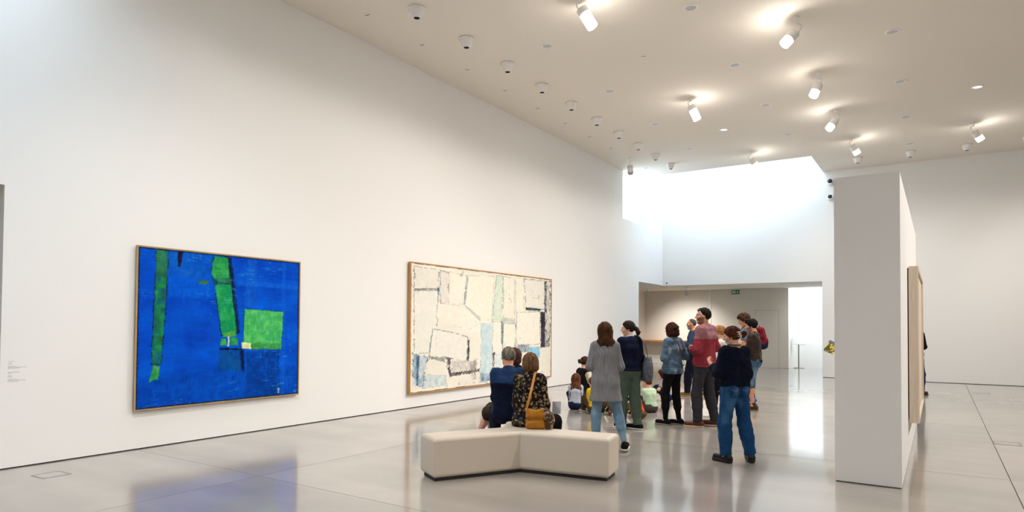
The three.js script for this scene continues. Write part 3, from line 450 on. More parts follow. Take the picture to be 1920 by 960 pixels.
// ================= people: smooth bodies meshed from distance fields =================
const v3 = { add: (a, b) => [a[0] + b[0], a[1] + b[1], a[2] + b[2]], sub: (a, b) => [a[0] - b[0], a[1] - b[1], a[2] - b[2]], mul: (a, k) => [a[0] * k, a[1] * k, a[2] * k], dot: (a, b) => a[0] * b[0] + a[1] * b[1] + a[2] * b[2], len: (a) => Math.hypot(a[0], a[1], a[2]), cross: (a, b) => [a[1] * b[2] - a[2] * b[1], a[2] * b[0] - a[0] * b[2], a[0] * b[1] - a[1] * b[0]], mix: (a, b, t) => [a[0] + (b[0] - a[0]) * t, a[1] + (b[1] - a[1]) * t, a[2] + (b[2] - a[2]) * t] };
v3.unit = (a) => v3.mul(a, 1 / (v3.len(a) || 1)); v3.at = (o, ...ax) => { let r = o; for (const [d, k] of ax) r = v3.add(r, v3.mul(d, k)); return r; };
class Field {
  constructor(k = 0.03) { this.k = k; this.p = []; this.disp = null; }
  cone(a, b, ra, rb = ra, o = {}) {
    const q = { t: 0, a, ba: v3.sub(b, a), ra, rb, k: o.k ?? this.k, op: o.op ?? 0, u: o.u, f: o.flat ? 1 / o.flat - 1 : 0, sc: o.flat ? (1 + o.flat) / 2 : 1, cap: 0 };
    if (o.capB) { q.cap = 1; q.cb = b; q.cd = v3.unit(q.ba); } if (o.capDir) { q.cap = 1; q.cb = b; q.cd = v3.unit(o.capDir); }
    if (q.f) { const t = v3.dot(q.ba, q.u); q.ba2 = v3.add(q.ba, v3.mul(q.u, t * q.f)); } else q.ba2 = q.ba;
    q.l2 = v3.dot(q.ba2, q.ba2) || 1e-9; q.c = v3.mix(a, b, 0.5); q.R = v3.len(q.ba) / 2 + Math.max(ra, rb) * Math.max(1, o.flat ?? 1); this.p.push(q); return this;
  }
  ell(c, r, o = {}) { this.p.push({ t: 1, c, r, ax: o.ax, k: o.k ?? this.k, op: o.op ?? 0, R: Math.max(...r) }); return this; }
  plane(pt, n, k = 0.006) { this.p.push({ t: 2, pt, n: v3.unit(n), k, op: 2, R: 0 }); return this; }      // keeps the side behind n
  one(q, x, y, z) {
    if (q.t === 0) {
      let dx = x - q.a[0], dy = y - q.a[1], dz = z - q.a[2]; const b = q.ba2;
      if (q.f) { const t = (dx * q.u[0] + dy * q.u[1] + dz * q.u[2]) * q.f; dx += q.u[0] * t; dy += q.u[1] * t; dz += q.u[2] * t; }
      let h = (dx * b[0] + dy * b[1] + dz * b[2]) / q.l2; h = h < 0 ? 0 : h > 1 ? 1 : h; dx -= b[0] * h; dy -= b[1] * h; dz -= b[2] * h;
      let d = (Math.sqrt(dx * dx + dy * dy + dz * dz) - (q.ra + (q.rb - q.ra) * h)) * q.sc;
      if (q.cap) { const e = (x - q.cb[0]) * q.cd[0] + (y - q.cb[1]) * q.cd[1] + (z - q.cb[2]) * q.cd[2]; if (e > d) d = e; }
      return d;
    }
    if (q.t === 1) {
      let dx = x - q.c[0], dy = y - q.c[1], dz = z - q.c[2]; if (q.ax) { const [A, B, C] = q.ax, X = dx * A[0] + dy * A[1] + dz * A[2], Y = dx * B[0] + dy * B[1] + dz * B[2]; dz = dx * C[0] + dy * C[1] + dz * C[2]; dx = X; dy = Y; }
      const [a, b, c] = q.r, k0 = Math.hypot(dx / a, dy / b, dz / c), k1 = Math.hypot(dx / (a * a), dy / (b * b), dz / (c * c)); return k1 < 1e-9 ? -Math.min(a, b, c) : k0 * (k0 - 1) / k1;
    }
    return (x - q.pt[0]) * q.n[0] + (y - q.pt[1]) * q.n[1] + (z - q.pt[2]) * q.n[2];
  }
  eval(list, x, y, z) {
    let d = 1e3;
    for (const q of list) {
      const e = this.one(q, x, y, z), k = q.k;
      if (q.op === 0) { const h = k - Math.abs(d - e); d = Math.min(d, e) - (h > 0 ? h * h / (4 * k) : 0); }
      else if (q.op === 1) { const h = k - Math.abs(d + e); d = Math.max(d, -e) + (h > 0 ? h * h / (4 * k) : 0); }
      else { const h = k - Math.abs(d - e); d = Math.max(d, e) + (h > 0 ? h * h / (4 * k) : 0); }
    }
    return d;
  }
  mesh(cell) {
    const lo = [9, 9, 9], hi = [-9, -9, -9], pad = cell * 2 + 0.02;
    for (const q of this.p) if (q.t !== 2 && q.op === 0) { const R = q.R; for (let i = 0; i < 3; i++) { lo[i] = Math.min(lo[i], q.c[i] - R); hi[i] = Math.max(hi[i], q.c[i] + R); } }
    const n = [0, 1, 2].map((i) => Math.ceil((hi[i] - lo[i] + 2 * pad) / cell) + 1), [nx, ny, nz] = n, g = new Float32Array(nx * ny * nz), B = 6, o = lo.map((x) => x - pad);
    for (let bz = 0; bz < nz; bz += B) for (let by = 0; by < ny; by += B) for (let bx0 = 0; bx0 < nx; bx0 += B) {
      const cx = o[0] + (bx0 + B / 2) * cell, cy = o[1] + (by + B / 2) * cell, cz = o[2] + (bz + B / 2) * cell, rad = B * cell * 0.9 + 0.004, d = this.eval(this.p, cx, cy, cz);
      const ex = Math.min(nx, bx0 + B), ey = Math.min(ny, by + B), ez = Math.min(nz, bz + B);
      if (Math.abs(d) > rad * 1.7 + 0.035) { for (let z = bz; z < ez; z++) for (let y = by; y < ey; y++) g.fill(d, (z * ny + y) * nx + bx0, (z * ny + y) * nx + ex); continue; }
      const es = this.p.map((q) => (q.op === 0 ? this.one(q, cx, cy, cz) : 0)); let m = 1e3; this.p.forEach((q, i) => { if (q.op === 0) m = Math.min(m, es[i]); });
      const list = this.p.filter((q, i) => q.op !== 0 || es[i] < m + rad * 2.6 + q.k);
      for (let z = bz; z < ez; z++) for (let y = by; y < ey; y++) for (let x = bx0; x < ex; x++) {
        const X = o[0] + x * cell, Y = o[1] + y * cell, Z = o[2] + z * cell; let w = this.eval(list, X, Y, Z);
        if (this.disp && Math.abs(w) < 0.034) w += this.disp(X, Y, Z);
        g[(z * ny + y) * nx + x] = w;
      }
    }
    const id = new Int32Array(nx * ny * nz).fill(-1), pos = [], idx = [], c8 = new Float32Array(8), far = cell * 4 + 0.05;
    for (let z = 0; z < nz - 1; z++) for (let y = 0; y < ny - 1; y++) for (let x = 0; x < nx - 1; x++) {
      const k = (z * ny + y) * nx + x, g0 = g[k]; if (g0 > far || g0 < -far) continue; let mask = 0, c = 0, sx = 0, sy = 0, sz = 0;
      c8[0] = g0; c8[1] = g[k + 1]; c8[2] = g[k + nx]; c8[3] = g[k + nx + 1]; c8[4] = g[k + nx * ny]; c8[5] = g[k + nx * ny + 1]; c8[6] = g[k + nx * ny + nx]; c8[7] = g[k + nx * ny + nx + 1];
      for (let i = 0; i < 8; i++) if (c8[i] < 0) mask |= 1 << i; if (mask === 0 || mask === 255) continue;
      for (let i = 0; i < 8; i++) for (let b = 1; b < 8; b <<= 1) { const j = i | b; if (j === i || ((mask >> i) & 1) === ((mask >> j) & 1)) continue; const t = c8[i] / (c8[i] - c8[j]); sx += (i & 1) + (b === 1 ? t : 0); sy += ((i >> 1) & 1) + (b === 2 ? t : 0); sz += (i >> 2) + (b === 4 ? t : 0); c++; }
      id[k] = pos.length / 3; pos.push(o[0] + (x + sx / c) * cell, o[1] + (y + sy / c) * cell, o[2] + (z + sz / c) * cell);
    }
    const st = [1, nx, nx * ny];
    for (let z = 1; z < nz - 1; z++) for (let y = 1; y < ny - 1; y++) for (let x = 1; x < nx - 1; x++) {
      const k = (z * ny + y) * nx + x; if (id[k] < 0) continue; const s0 = g[k] < 0;
      for (let a = 0; a < 3; a++) {
        if (s0 === (g[k + st[a]] < 0)) continue; const u = st[(a + 1) % 3], w = st[(a + 2) % 3], p0 = id[k - u - w], p1 = id[k - w], p2 = id[k], p3 = id[k - u];
        if (p0 < 0 || p1 < 0 || p2 < 0 || p3 < 0) continue;
        if (s0) idx.push(p0, p1, p2, p0, p2, p3); else idx.push(p0, p2, p1, p0, p3, p2);
      }
    }
    const geo = new THREE.BufferGeometry(); geo.setAttribute('position', new THREE.Float32BufferAttribute(pos, 3)); geo.setIndex(idx); geo.computeVertexNormals(); return geo;
  }
}
function dye(geo, fn) { const p = geo.attributes.position, c = new Float32Array(p.count * 3); for (let i = 0; i < p.count; i++) { const q = fn(p.getX(i), p.getY(i), p.getZ(i)); c[i * 3] = q[0]; c[i * 3 + 1] = q[1]; c[i * 3 + 2] = q[2]; } geo.setAttribute('color', new THREE.BufferAttribute(c, 3)); return geo; }
const mat = (r, extra = {}) => new THREE.MeshPhysicalMaterial({ vertexColors: true, roughness: r, ...extra });
const skinMat = mat(0.55), clothMat = mat(0.92, { specularIntensity: 0.25 }), hairMat = mat(0.75, { specularIntensity: 0.25 }), leatherMat = mat(0.42, { specularIntensity: 0.6 }), soleMat = mat(0.7);
const cloth = (h, vary = 0.2, f = 60) => { const c = hex(h); return (x, y, z) => { const k = 1 - vary / 2 + vary * (0.6 * noise3(x * f, y * f, z * f) + 0.4 * noise3(x * 9, y * 9, z * 9)); return [c[0] * k, c[1] * k, c[2] * k]; }; };
const denim = (h, pale = 0x9fb6c8, fade = 0.35) => { const c = hex(h), d = hex(pale); return (x, y, z) => { const n = noise3(x * 14, y * 6, z * 14), g = noise3(x * 110, y * 60, z * 110), t = fade * smooth(0.55, 0.9, n); const q = mixc(c, d, t), k = 0.86 + 0.28 * g; return [q[0] * k, q[1] * k, q[2] * k]; }; };

const jeans = (h, pale, fade) => { const d = denim(h, pale, fade), th = hex(0x9a7a4a), dk = hex(h).map((q) => q * 0.45); return (x, y, z, j) => {
  let c = d(x, y, z); const t = (y - j.P[1]) / j.s, ax = Math.abs(x - j.P[0]) / j.s, back = z < j.P[2];
  if (t > 0.085 && t < 0.10) c = mixc(c, dk, 0.7); if (back && t > -0.125 && t < 0.015) { const i = Math.max(Math.abs(ax - 0.075) - 0.052, Math.abs(t + 0.055) - 0.068 + (ax - 0.075 > 0 ? 0 : 0)); if (Math.abs(i) < 0.007) c = mixc(c, dk, 0.65); else if (i < -0.007 && Math.abs(t + 0.05 - Math.abs(ax - 0.075) * 0.5) < 0.005) c = mixc(c, th, 0.4); }
  if (back && ax < 0.006 && t < 0.09 && t > -0.16) c = mixc(c, dk, 0.6); if (back && Math.abs(t - 0.045 + ax * 0.25) < 0.006) c = mixc(c, dk, 0.45); return c; }; };
const jacketDenim = (h, pale, fade) => { const d = denim(h, pale, fade), dk = hex(h).map((q) => q * 0.4), lt = hex(pale); return (x, y, z, j) => { let c = d(x, y, z); const q = v3.sub([x, y, z], j.P), t = v3.dot(q, j.tu) / j.s, ax = Math.abs(v3.dot(q, j.tl)) / j.s; const lines = Math.min(Math.abs(t - 0.335), ax < 0.16 ? Math.abs(ax - 0.045 - 0.11 * clamp(t - 0.05, 0, 0.3)) : 9, Math.abs(t - 0.01)); if (lines < 0.005) c = mixc(c, dk, 0.5); else if (lines < 0.011) c = mixc(c, lt, 0.18); return c; }; };
// ---- templates: a right hand (fingers along y, palm towards z, thumb at +x) and a head (y up, z forward) ----
function handTemplate(curl) {
  const F = new Field(0.012), Z = [0, 0, 1];
  F.cone([0.012, 0.0, 0], [0.0, 0.03, 0], 0.024, 0.026, { flat: 0.75, u: Z }); F.cone([0.02, 0.04, 0], [0.022, 0.082, 0], 0.018, 0.016, { flat: 0.75, u: Z, k: 0.02 }); F.cone([0, 0.04, 0], [0, 0.086, 0], 0.018, 0.016, { flat: 0.75, u: Z, k: 0.02 }); F.cone([-0.02, 0.04, 0], [-0.024, 0.078, 0], 0.018, 0.015, { flat: 0.75, u: Z, k: 0.02 });
  for (const [x, y, l, sp, r] of [[0.029, 0.086, 0.072, 0.08, 0.0086], [0.010, 0.092, 0.080, 0.02, 0.0088], [-0.010, 0.089, 0.074, -0.04, 0.0084], [-0.028, 0.080, 0.057, -0.12, 0.0074]]) {
    let p = [x, y, 0], a = 0.15 + curl * 0.5; for (const [f, rr] of [[0.44, 1], [0.31, 0.93], [0.25, 0.84]]) { const q = v3.add(p, v3.mul([Math.sin(sp) * Math.cos(a), Math.cos(a), Math.sin(a)], l * f)); F.cone(p, q, r * rr, r * rr * 0.92, { k: 0.004 }); p = q; a += 0.15 + curl * 0.75; }
  }
  F.cone([0.024, 0.022, 0.006], [0.044, 0.052, 0.02], 0.013, 0.0105, { k: 0.01 }); F.cone([0.044, 0.052, 0.02], [0.048, 0.082, 0.03], 0.010, 0.008, { k: 0.004 });
  F.cone([0, -0.03, 0], [0, 0.01, 0], 0.025, 0.025, { flat: 0.8, u: Z });
  return F.mesh(0.0042);
}
const handGeo = [handTemplate(0.45), handTemplate(1.0)];
function headTemplate(f) {
  const F = new Field(0.02), w = f ? 0.95 : 1;
  F.ell([0, 0.028, -0.012], [0.076 * w, 0.088, 0.097]); F.ell([0, -0.035, 0.022], [0.058 * w, 0.066, 0.07], { k: 0.035 }); F.cone([-0.012, -0.098, 0.060], [0.012, -0.098, 0.060], f ? 0.017 : 0.021, f ? 0.017 : 0.021, { k: 0.03 });
  F.cone([-0.042 * w, -0.07, 0.0], [-0.02, -0.098, 0.045], 0.022, 0.018, { k: 0.03 }); F.cone([0.042 * w, -0.07, 0.0], [0.02, -0.098, 0.045], 0.022, 0.018, { k: 0.03 });
  F.cone([-0.038, 0.028, 0.072], [0.038, 0.028, 0.072], f ? 0.012 : 0.015, f ? 0.012 : 0.015, { k: 0.02 }); F.ell([-0.045, -0.02, 0.062], [0.022, 0.02, 0.02], { k: 0.02 }); F.ell([0.045, -0.02, 0.062], [0.022, 0.02, 0.02], { k: 0.02 });
  for (const s of [-1, 1]) { F.ell([s * 0.031, 0.008, 0.098], [0.017, 0.011, 0.014], { op: 1, k: 0.012 }); F.ell([s * 0.031, 0.007, 0.078], [0.0125, 0.0125, 0.0125], { k: 0.003 }); }
  F.cone([0, 0.018, 0.088], [0, -0.024, 0.108], 0.008, 0.0115, { k: 0.014 }); F.ell([-0.011, -0.029, 0.097], [0.008, 0.007, 0.009], { k: 0.008 }); F.ell([0.011, -0.029, 0.097], [0.008, 0.007, 0.009], { k: 0.008 });
  F.cone([-0.016, -0.054, 0.088], [0.016, -0.054, 0.088], 0.0065, 0.0065, { k: 0.006 }); F.cone([-0.014, -0.064, 0.087], [0.014, -0.064, 0.087], 0.0075, 0.0075, { k: 0.006 }); F.cone([-0.018, -0.0592, 0.099], [0.018, -0.0592, 0.099], 0.0025, 0.0025, { op: 1, k: 0.004 });
  for (const s of [-1, 1]) { F.ell([s * 0.078 * w, -0.004, -0.006], [0.010, 0.031, 0.020], { k: 0.008 }); F.ell([s * 0.086 * w, -0.002, -0.001], [0.006, 0.016, 0.009], { op: 1, k: 0.006 }); }
  F.cone([0, -0.045, -0.018], [0, -0.15, -0.03], f ? 0.046 : 0.054, f ? 0.05 : 0.06, { k: 0.03 });
  return F.mesh(0.0045);
}
const headGeo = { m: headTemplate(false), f: headTemplate(true) };
function headColours(o) {
  const skin = hex(o.skin), lips = mixc(skin, hex(0xa8483f), 0.55), brow = hex(o.hair ?? 0x3a2a20), beard = o.beard ? hex(o.beard) : null;
  return (x, y, z) => {
    const n = 0.94 + 0.12 * noise3(x * 90, y * 90, z * 90); let c = [skin[0] * n, skin[1] * n, skin[2] * n]; const ax = Math.abs(x);
    if (z > 0.03) c = mixc(c, [c[0], c[1] * 0.78, c[2] * 0.74], 0.5 * smooth(0.03, 0.008, Math.hypot(ax - 0.045, y + 0.022)));
    if (beard && z > -0.005 && y < -0.028 + 0.03 * smooth(0.07, 0.0, z)) c = mixc(c, beard, 0.62 * smooth(0.25, 0.5, noise3(x * 160, y * 160, z * 160) + 0.25) * smooth(-0.022, -0.042, y + (ax < 0.03 ? 0 : -0.012)));
    if (z > 0.08 && ax < 0.019 && y < -0.049 && y > -0.0705) c = lips;
    if (z > 0.07 && Math.hypot((ax - 0.032) / 1.9, y - 0.0255) < 0.0085 && y > 0.019) c = brow;
    const e = Math.hypot(ax - 0.031, (y - 0.007) * 1.7); if (z > 0.081 && e < 0.0105) { c = e < 0.0055 ? [0.03, 0.022, 0.016] : [0.62, 0.6, 0.57]; }
    return c;
  };
}
// two-bone reach: the middle joint and the end it can get to
function reach(a, target, l1, l2, pole) {
  let d = v3.sub(target, a), L = v3.len(d); const m = (l1 + l2) * 0.997; if (L > m) { d = v3.mul(d, m / L); L = m; } L = Math.max(L, Math.abs(l1 - l2) + 0.02);
  const u = v3.unit(d), x = (l1 * l1 - l2 * l2 + L * L) / (2 * L), h = Math.sqrt(Math.max(0, l1 * l1 - x * x)), pp = v3.unit(v3.sub(pole, v3.mul(u, v3.dot(pole, u))));
  return [v3.at(a, [u, x], [pp, h]), v3.add(a, v3.mul(u, L))];
}
const FW = [-0.5496, -0.8354], RT = [0.8354, -0.5496];     // away from the viewer, and to the right, on the floor plan
// A figure: builds the skin, dresses it, and gives back its joints. Local axes: z ahead, y up, x to the figure's left.
function person(o) {
  const rad = Math.PI / 180, s = o.s ?? o.h / 1.75, f = o.sex !== 'm', b = (o.build ?? 1) * s, face = o.face * rad, hx = Math.cos(face) * FW[0] - Math.sin(face) * RT[0], hz = Math.cos(face) * FW[1] - Math.sin(face) * RT[1];
  const root = thing('person', o.label, o.child ? 'child' : 'person', [o.pos[0], 0, o.pos[1]], Math.atan2(hx, hz), o.group);
  const cl = Math.cos((o.lean ?? 0) * rad), sl = Math.sin((o.lean ?? 0) * rad), si = Math.sin((o.side ?? 0) * rad); let tu = v3.unit([si, cl, sl]), tl = v3.unit(v3.sub([1, 0, 0], v3.mul(tu, tu[0]))), tf = v3.cross(tl, tu);
  const P = [o.hip?.[0] ?? 0, o.hipY ?? 0.955 * s, o.hip?.[1] ?? 0], tw = (o.twist ?? 0) * rad, tlp = tl, tfp = tf;
  if (tw) { const a = v3.at([0, 0, 0], [tl, Math.cos(tw)], [tf, -Math.sin(tw)]); tf = v3.at([0, 0, 0], [tf, Math.cos(tw)], [tl, Math.sin(tw)]); tl = a; }
  const K = f ? { sw: 0.138, cw: 0.050, cr: 0.086, ww: 0.040, wr: 0.078, pw: 0.072, pr: 0.092 } : { sw: 0.163, cw: 0.066, cr: 0.098, ww: 0.052, wr: 0.09, pw: 0.062, pr: 0.096 };
  const bend = o.bend ?? 0, chest = v3.at(P, [tu, 0.335 * s], [tf, -0.012 * s + bend * 0.02]), waist = v3.at(P, [tu, 0.165 * s], [tf, 0.012 * s]), N = v3.at(P, [tu, 0.515 * s], [tf, 0.0 + bend * 0.05]), shY = v3.at(P, [tu, 0.443 * s], [tf, -0.012 * s + bend * 0.04]);
  const J = { P, N, chest, waist, tu, tl, tf, s, root }, sides = { L: 1, R: -1 };
  for (const k of ['L', 'R']) {
    const sg = sides[k], sh = v3.at(shY, [tl, sg * K.sw * b], [tu, (o.shrug?.[k] ?? 0)]), A = o['arm' + k], to = (q) => v3.at([0, 0, 0], [tl, sg * q[0] * s], [tu, q[1] * s], [tf, q[2] * s]);
    const [el, wr] = reach(sh, v3.add(sh, to(A.hand)), 0.285 * s, 0.245 * s, to(A.pole)); J['sh' + k] = sh; J['el' + k] = el; J['wr' + k] = wr; J['palm' + k] = to(A.palm ?? [-1, 0, 0.2]);
    const hp = v3.at(P, [tlp, sg * 0.085 * s], [tu, -0.045 * s]), Lg = o['leg' + k], foot = [Lg.at[0] * sg, (Lg.at[2] ?? 0.075 * s), Lg.at[1]], pl = Lg.pole ?? [0.12, 0.1, 1];
    const [kn, an] = reach(hp, foot, 0.425 * s, 0.415 * s, [pl[0] * sg, pl[1], pl[2]]); J['hp' + k] = hp; J['kn' + k] = kn; J['an' + k] = an; const ty = (Lg.yaw ?? 8) * rad * sg; J['td' + k] = v3.unit([Math.sin(ty), Lg.toe ?? 0, Math.cos(ty)]);
  }
  const hs = o.hs ?? 0.98 * s / 1.0, hy = (o.look?.[0] ?? 0) * rad, hp_ = (o.look?.[1] ?? 0) * rad, hr = (o.look?.[2] ?? 0) * rad;
  const base = new THREE.Matrix4().makeBasis(new THREE.Vector3(...tl), new THREE.Vector3(...v3.unit(v3.mix(tu, [0, 1, 0], 0.7))), new THREE.Vector3(...tf)), q = new THREE.Quaternion().setFromRotationMatrix(base).multiply(new THREE.Quaternion().setFromEuler(new THREE.Euler(hp_, hy, hr, 'YXZ')));
  const Hc = new THREE.Vector3(0, 0.03 * hs, 0.012).applyQuaternion(q).add(new THREE.Vector3(...v3.at(N, [tu, 0.098 * hs], [tf, 0.022 * s]))), HM = new THREE.Matrix4().compose(Hc, q, new THREE.Vector3(hs, hs, hs)); J.HM = HM; J.hs = hs;
  const hm = (x, y, z) => new THREE.Vector3(x, y, z).applyMatrix4(HM).toArray();
  // shared torso shape, fattened by e
  const torso = (F, e, k = 0.05) => {
    const r = (c, w, rr) => F.cone(v3.at(c, [tl, -w * b]), v3.at(c, [tl, w * b]), rr * b + e, rr * b + e, { k });
    F.cone(v3.at(P, [tlp, -K.pw * b]), v3.at(P, [tlp, K.pw * b]), K.pr * b + e, K.pr * b + e, { k }); r(waist, K.ww, K.wr); r(chest, K.cw, K.cr); F.cone(v3.mix(J.shL, J.shR, 0.08), v3.mix(J.shR, J.shL, 0.08), 0.04 * b + e, 0.04 * b + e, { k: 0.05 });
    F.cone(v3.at(N, [tu, -0.06 * s], [tf, -0.01]), N, 0.07 * b + e, 0.046 * b + e, { k: 0.05 });
    if (f && !o.child) for (const sg of [-1, 1]) F.ell(v3.at(chest, [tf, 0.062 * s], [tl, sg * 0.068 * s], [tu, -0.015 * s]), [0.056 * s + e, 0.056 * s + e, 0.052 * s + e], { k: 0.04 });
    if (o.belly) F.ell(v3.at(waist, [tf, 0.05 * s], [tu, -0.05]), [0.12 * s + e, 0.11 * s + e, 0.09 * s + e], { k: 0.06 });
  };
  const seat = (F, e) => { for (const sg of [-1, 1]) F.ell(v3.at(P, [tfp, -0.045 * s], [tlp, sg * 0.07 * s], [tu, -0.045 * s]), [0.078 * b + e, 0.092 * b + e, 0.082 * b + e], { k: 0.04 }); };
  // ---- skin ----
  {
    const F = new Field(0.04); torso(F, -0.006); seat(F, -0.008);
    for (const k of ['L', 'R']) {
      const lt = o.legs && (o.legs.end ?? 0.97) > 0.7 ? 0.84 : 1; F.cone(J['hp' + k], J['kn' + k], 0.08 * b * lt, 0.053 * b * lt, { k: 0.04 }); F.cone(J['kn' + k], J['an' + k], 0.052 * b * lt, 0.034 * s); if (lt === 1) F.ell(v3.at(v3.mix(J['kn' + k], J['an' + k], 0.3), [v3.unit(v3.sub(v3.mix(J['hp' + k], J['an' + k], 0.5), J['kn' + k])), 0.018 * s]), [0.044 * s, 0.05 * s, 0.044 * s], { k: 0.05 });
      F.cone(J['an' + k], v3.at(J['an' + k], [J['td' + k], 0.13 * s], [[0, 1, 0], -0.045 * s]), 0.028 * s, 0.018 * s); F.cone(J['sh' + k], J['el' + k], 0.042 * b, 0.036 * b); F.cone(J['el' + k], J['wr' + k], 0.037 * b, 0.025 * s);
    }
    F.cone(v3.at(N, [tu, -0.03]), hm(0, -0.08, -0.02), 0.056 * s, (f ? 0.046 : 0.054) * hs);
    const parts = [dye(F.mesh(0.013), cloth(o.skin, 0.12))], take = (g, M, mirror, fn) => { const c = g.clone(); if (mirror) { c.scale(-1, 1, 1); const ix = c.index.array; for (let i = 0; i < ix.length; i += 3) { const t = ix[i]; ix[i] = ix[i + 1]; ix[i + 1] = t; } } dye(c, fn); c.applyMatrix4(M); c.computeVertexNormals(); parts.push(c); };
    take(headGeo[f ? 'f' : 'm'], HM, false, headColours(o));
    for (const k of ['L', 'R']) {
      const Y = v3.unit(v3.sub(J['wr' + k], J['el' + k])), A = o['arm' + k]; let Z = v3.unit(v3.sub(J['palm' + k], v3.mul(Y, v3.dot(J['palm' + k], Y)))); const X = v3.cross(Y, Z), hsz = s * (o.child ? 0.95 : f ? 0.95 : 1.04);
      const Yd = A.flex ? v3.unit(v3.at(Y, [Z, A.flex])) : Y; Z = v3.unit(v3.sub(Z, v3.mul(Yd, v3.dot(Z, Yd)))); const X2 = v3.cross(Yd, Z);
      take(handGeo[A.grip ? 1 : 0], new THREE.Matrix4().makeBasis(new THREE.Vector3(...X2).multiplyScalar(hsz), new THREE.Vector3(...Yd).multiplyScalar(hsz), new THREE.Vector3(...Z).multiplyScalar(hsz)).setPosition(...v3.at(J['wr' + k], [Yd, 0.012 * s])), k === 'L', cloth(o.skin, 0.12)); J['hand' + k] = v3.at(J['wr' + k], [Yd, 0.09 * s]);
    }
    part('body', mergeGeometries(parts), skinMat, root);
  }
  const wear = (name, F, colour, m = clothMat, cell = 0.011) => part(name, dye(F.mesh(cell), colour), m, root);
  const folds = (amp, fx = 7, fy = 15) => (x, y, z) => amp * ((noise3(x * fx + 3, y * fy, z * fx) - 0.5) * 1.5 + (noise3(x * fx * 2.3, y * fy * 2 + 7, z * fx * 2.3) - 0.5) * 0.7);
  // ---- trousers, shorts, skirt ----
  if (o.legs) {
    const g = o.legs, F = new Field(0.035), e = g.e ?? 0.012; { const a = folds((g.fold ?? 0.009) * 0.62, 11, 21), c = folds((g.fold ?? 0.009) * 0.35, 30, 46); F.disp = (x, y, z) => a(x + y * 0.35, y, z) + c(x, y + x * 0.8, z); }
    F.cone(v3.at(P, [tlp, -K.pw * b]), v3.at(P, [tlp, K.pw * b]), K.pr * b + e, K.pr * b + e); F.cone(v3.at(waist, [tlp, -K.ww * b]), v3.at(waist, [tlp, K.ww * b]), K.wr * b + e, K.wr * b + e, { k: 0.07 }); seat(F, e); F.plane(v3.at(P, [tu, g.rise ?? 0.13 * s]), tu);
    for (const k of ['L', 'R']) {
      const hpK = J['hp' + k], kn = J['kn' + k], an = J['an' + k], end = g.end ?? 1.0;      // end: 0 hip, 0.5 knee, 1 ankle
      const ra = 0.083 * b + e, rk = (g.knee ?? 0.058) * b + e, rb = (g.hem ?? 0.046) * s + e * 0.6;
      if (end <= 0.5) F.cone(hpK, v3.mix(hpK, kn, end * 2), ra, ra + (rk - ra) * end * 2 + (g.flare ?? 0.01), { k: 0.05, capB: 1 });
      else { F.cone(hpK, kn, ra, rk, { k: 0.05 }); F.cone(kn, v3.mix(kn, an, end * 2 - 1), rk, rk + (rb - rk) * (end * 2 - 1), { k: 0.03, capB: 1 }); if (end > 0.8) F.cone(v3.mix(kn, an, 0.12), v3.mix(kn, an, 0.45), rk * 0.88, rk * 0.86, { k: 0.05 }); }
    }
    wear(g.name ?? 'trousers', F, g.colour.length === 4 ? (x, y, z) => g.colour(x, y, z, J) : g.colour, g.mat);
    if (g.cuff) for (const k of ['L', 'R']) { const c = v3.mix(J['kn' + k], J['an' + k], g.end * 2 - 1), d = v3.unit(v3.sub(J['an' + k], J['kn' + k])), C = new Field(0.01); C.cone(v3.at(c, [d, -0.05]), v3.at(c, [d, 0.004]), 0.075 * s, 0.075 * s, { capB: 1 }).plane(v3.at(c, [d, -0.045]), v3.mul(d, -1)); wear('cuff', C, g.cuff, clothMat, 0.009); }
  }
  if (o.skirt) { const g = o.skirt, F = new Field(0.05); F.disp = folds(0.014, 9, 9); const m = v3.mix(J.knL, J.knR, 0.5); F.cone(v3.at(P, [tlp, -0.07 * s]), v3.at(P, [tlp, 0.07 * s]), 0.13 * s, 0.13 * s); for (const k of ['L', 'R']) F.cone(J['hp' + k], v3.at(J['kn' + k], [[0, -1, 0], 0.015]), 0.115 * s, 0.1 * s, { k: 0.09 }); F.plane(v3.at(P, [tu, 0.14]), tu); F.plane(v3.at(m, [v3.unit(v3.sub(m, P)), 0.05]), v3.sub(m, P)); wear('skirt', F, g.colour); }
  // ---- tops ----
  for (const g of o.tops ?? []) {
    const F = new Field(0.03), e = g.e ?? 0.014; { const am = g.fold ?? 0.009, a = folds(am * 0.9, g.fx ?? 8, g.fy ?? 12), c = folds(am * 0.45, 26, 34); F.disp = g.disp ?? ((x, y, z) => a(x + y * 0.3, y, z) + c(x, y - x * 0.9, z)); } torso(F, e);
    const hem = g.hem ?? 0.04, H = v3.at(P, [tu, -hem], [tf, g.back ?? 0]); if (hem > -0.1) { F.cone(v3.at(H, [tlp, -(g.hw ?? K.pw) * b]), v3.at(H, [tlp, (g.hw ?? K.pw) * b]), (g.hr ?? K.pr) * b + e, (g.hr ?? K.pr) * b + e, { k: 0.05 }); if (hem > 0.02) { seat(F, e + (hem > 0.15 ? 0.01 : 0)); const hr_ = (g.hr ?? K.pr) * b + e; for (const c of [-1, -0.33, 0.33, 1]) F.cone(v3.at(P, [tu, 0.06 * s], [tlp, c * K.pw * b], [tf, -0.01]), v3.at(H, [tlp, c * (g.hw ?? K.pw) * b]), K.pr * b + e, hr_, { k: 0.03 }); } }
    if (!g.fitted) for (const c of [-1, 1]) F.cone(v3.at(chest, [tl, c * K.cw * b], [tu, -0.02]), v3.at(hem > -0.05 ? P : waist, [tlp, c * K.pw * 0.85 * b], [tf, -0.008]), K.cr * b * 0.97 + e, K.pr * b * 0.97 + e, { k: 0.025 });
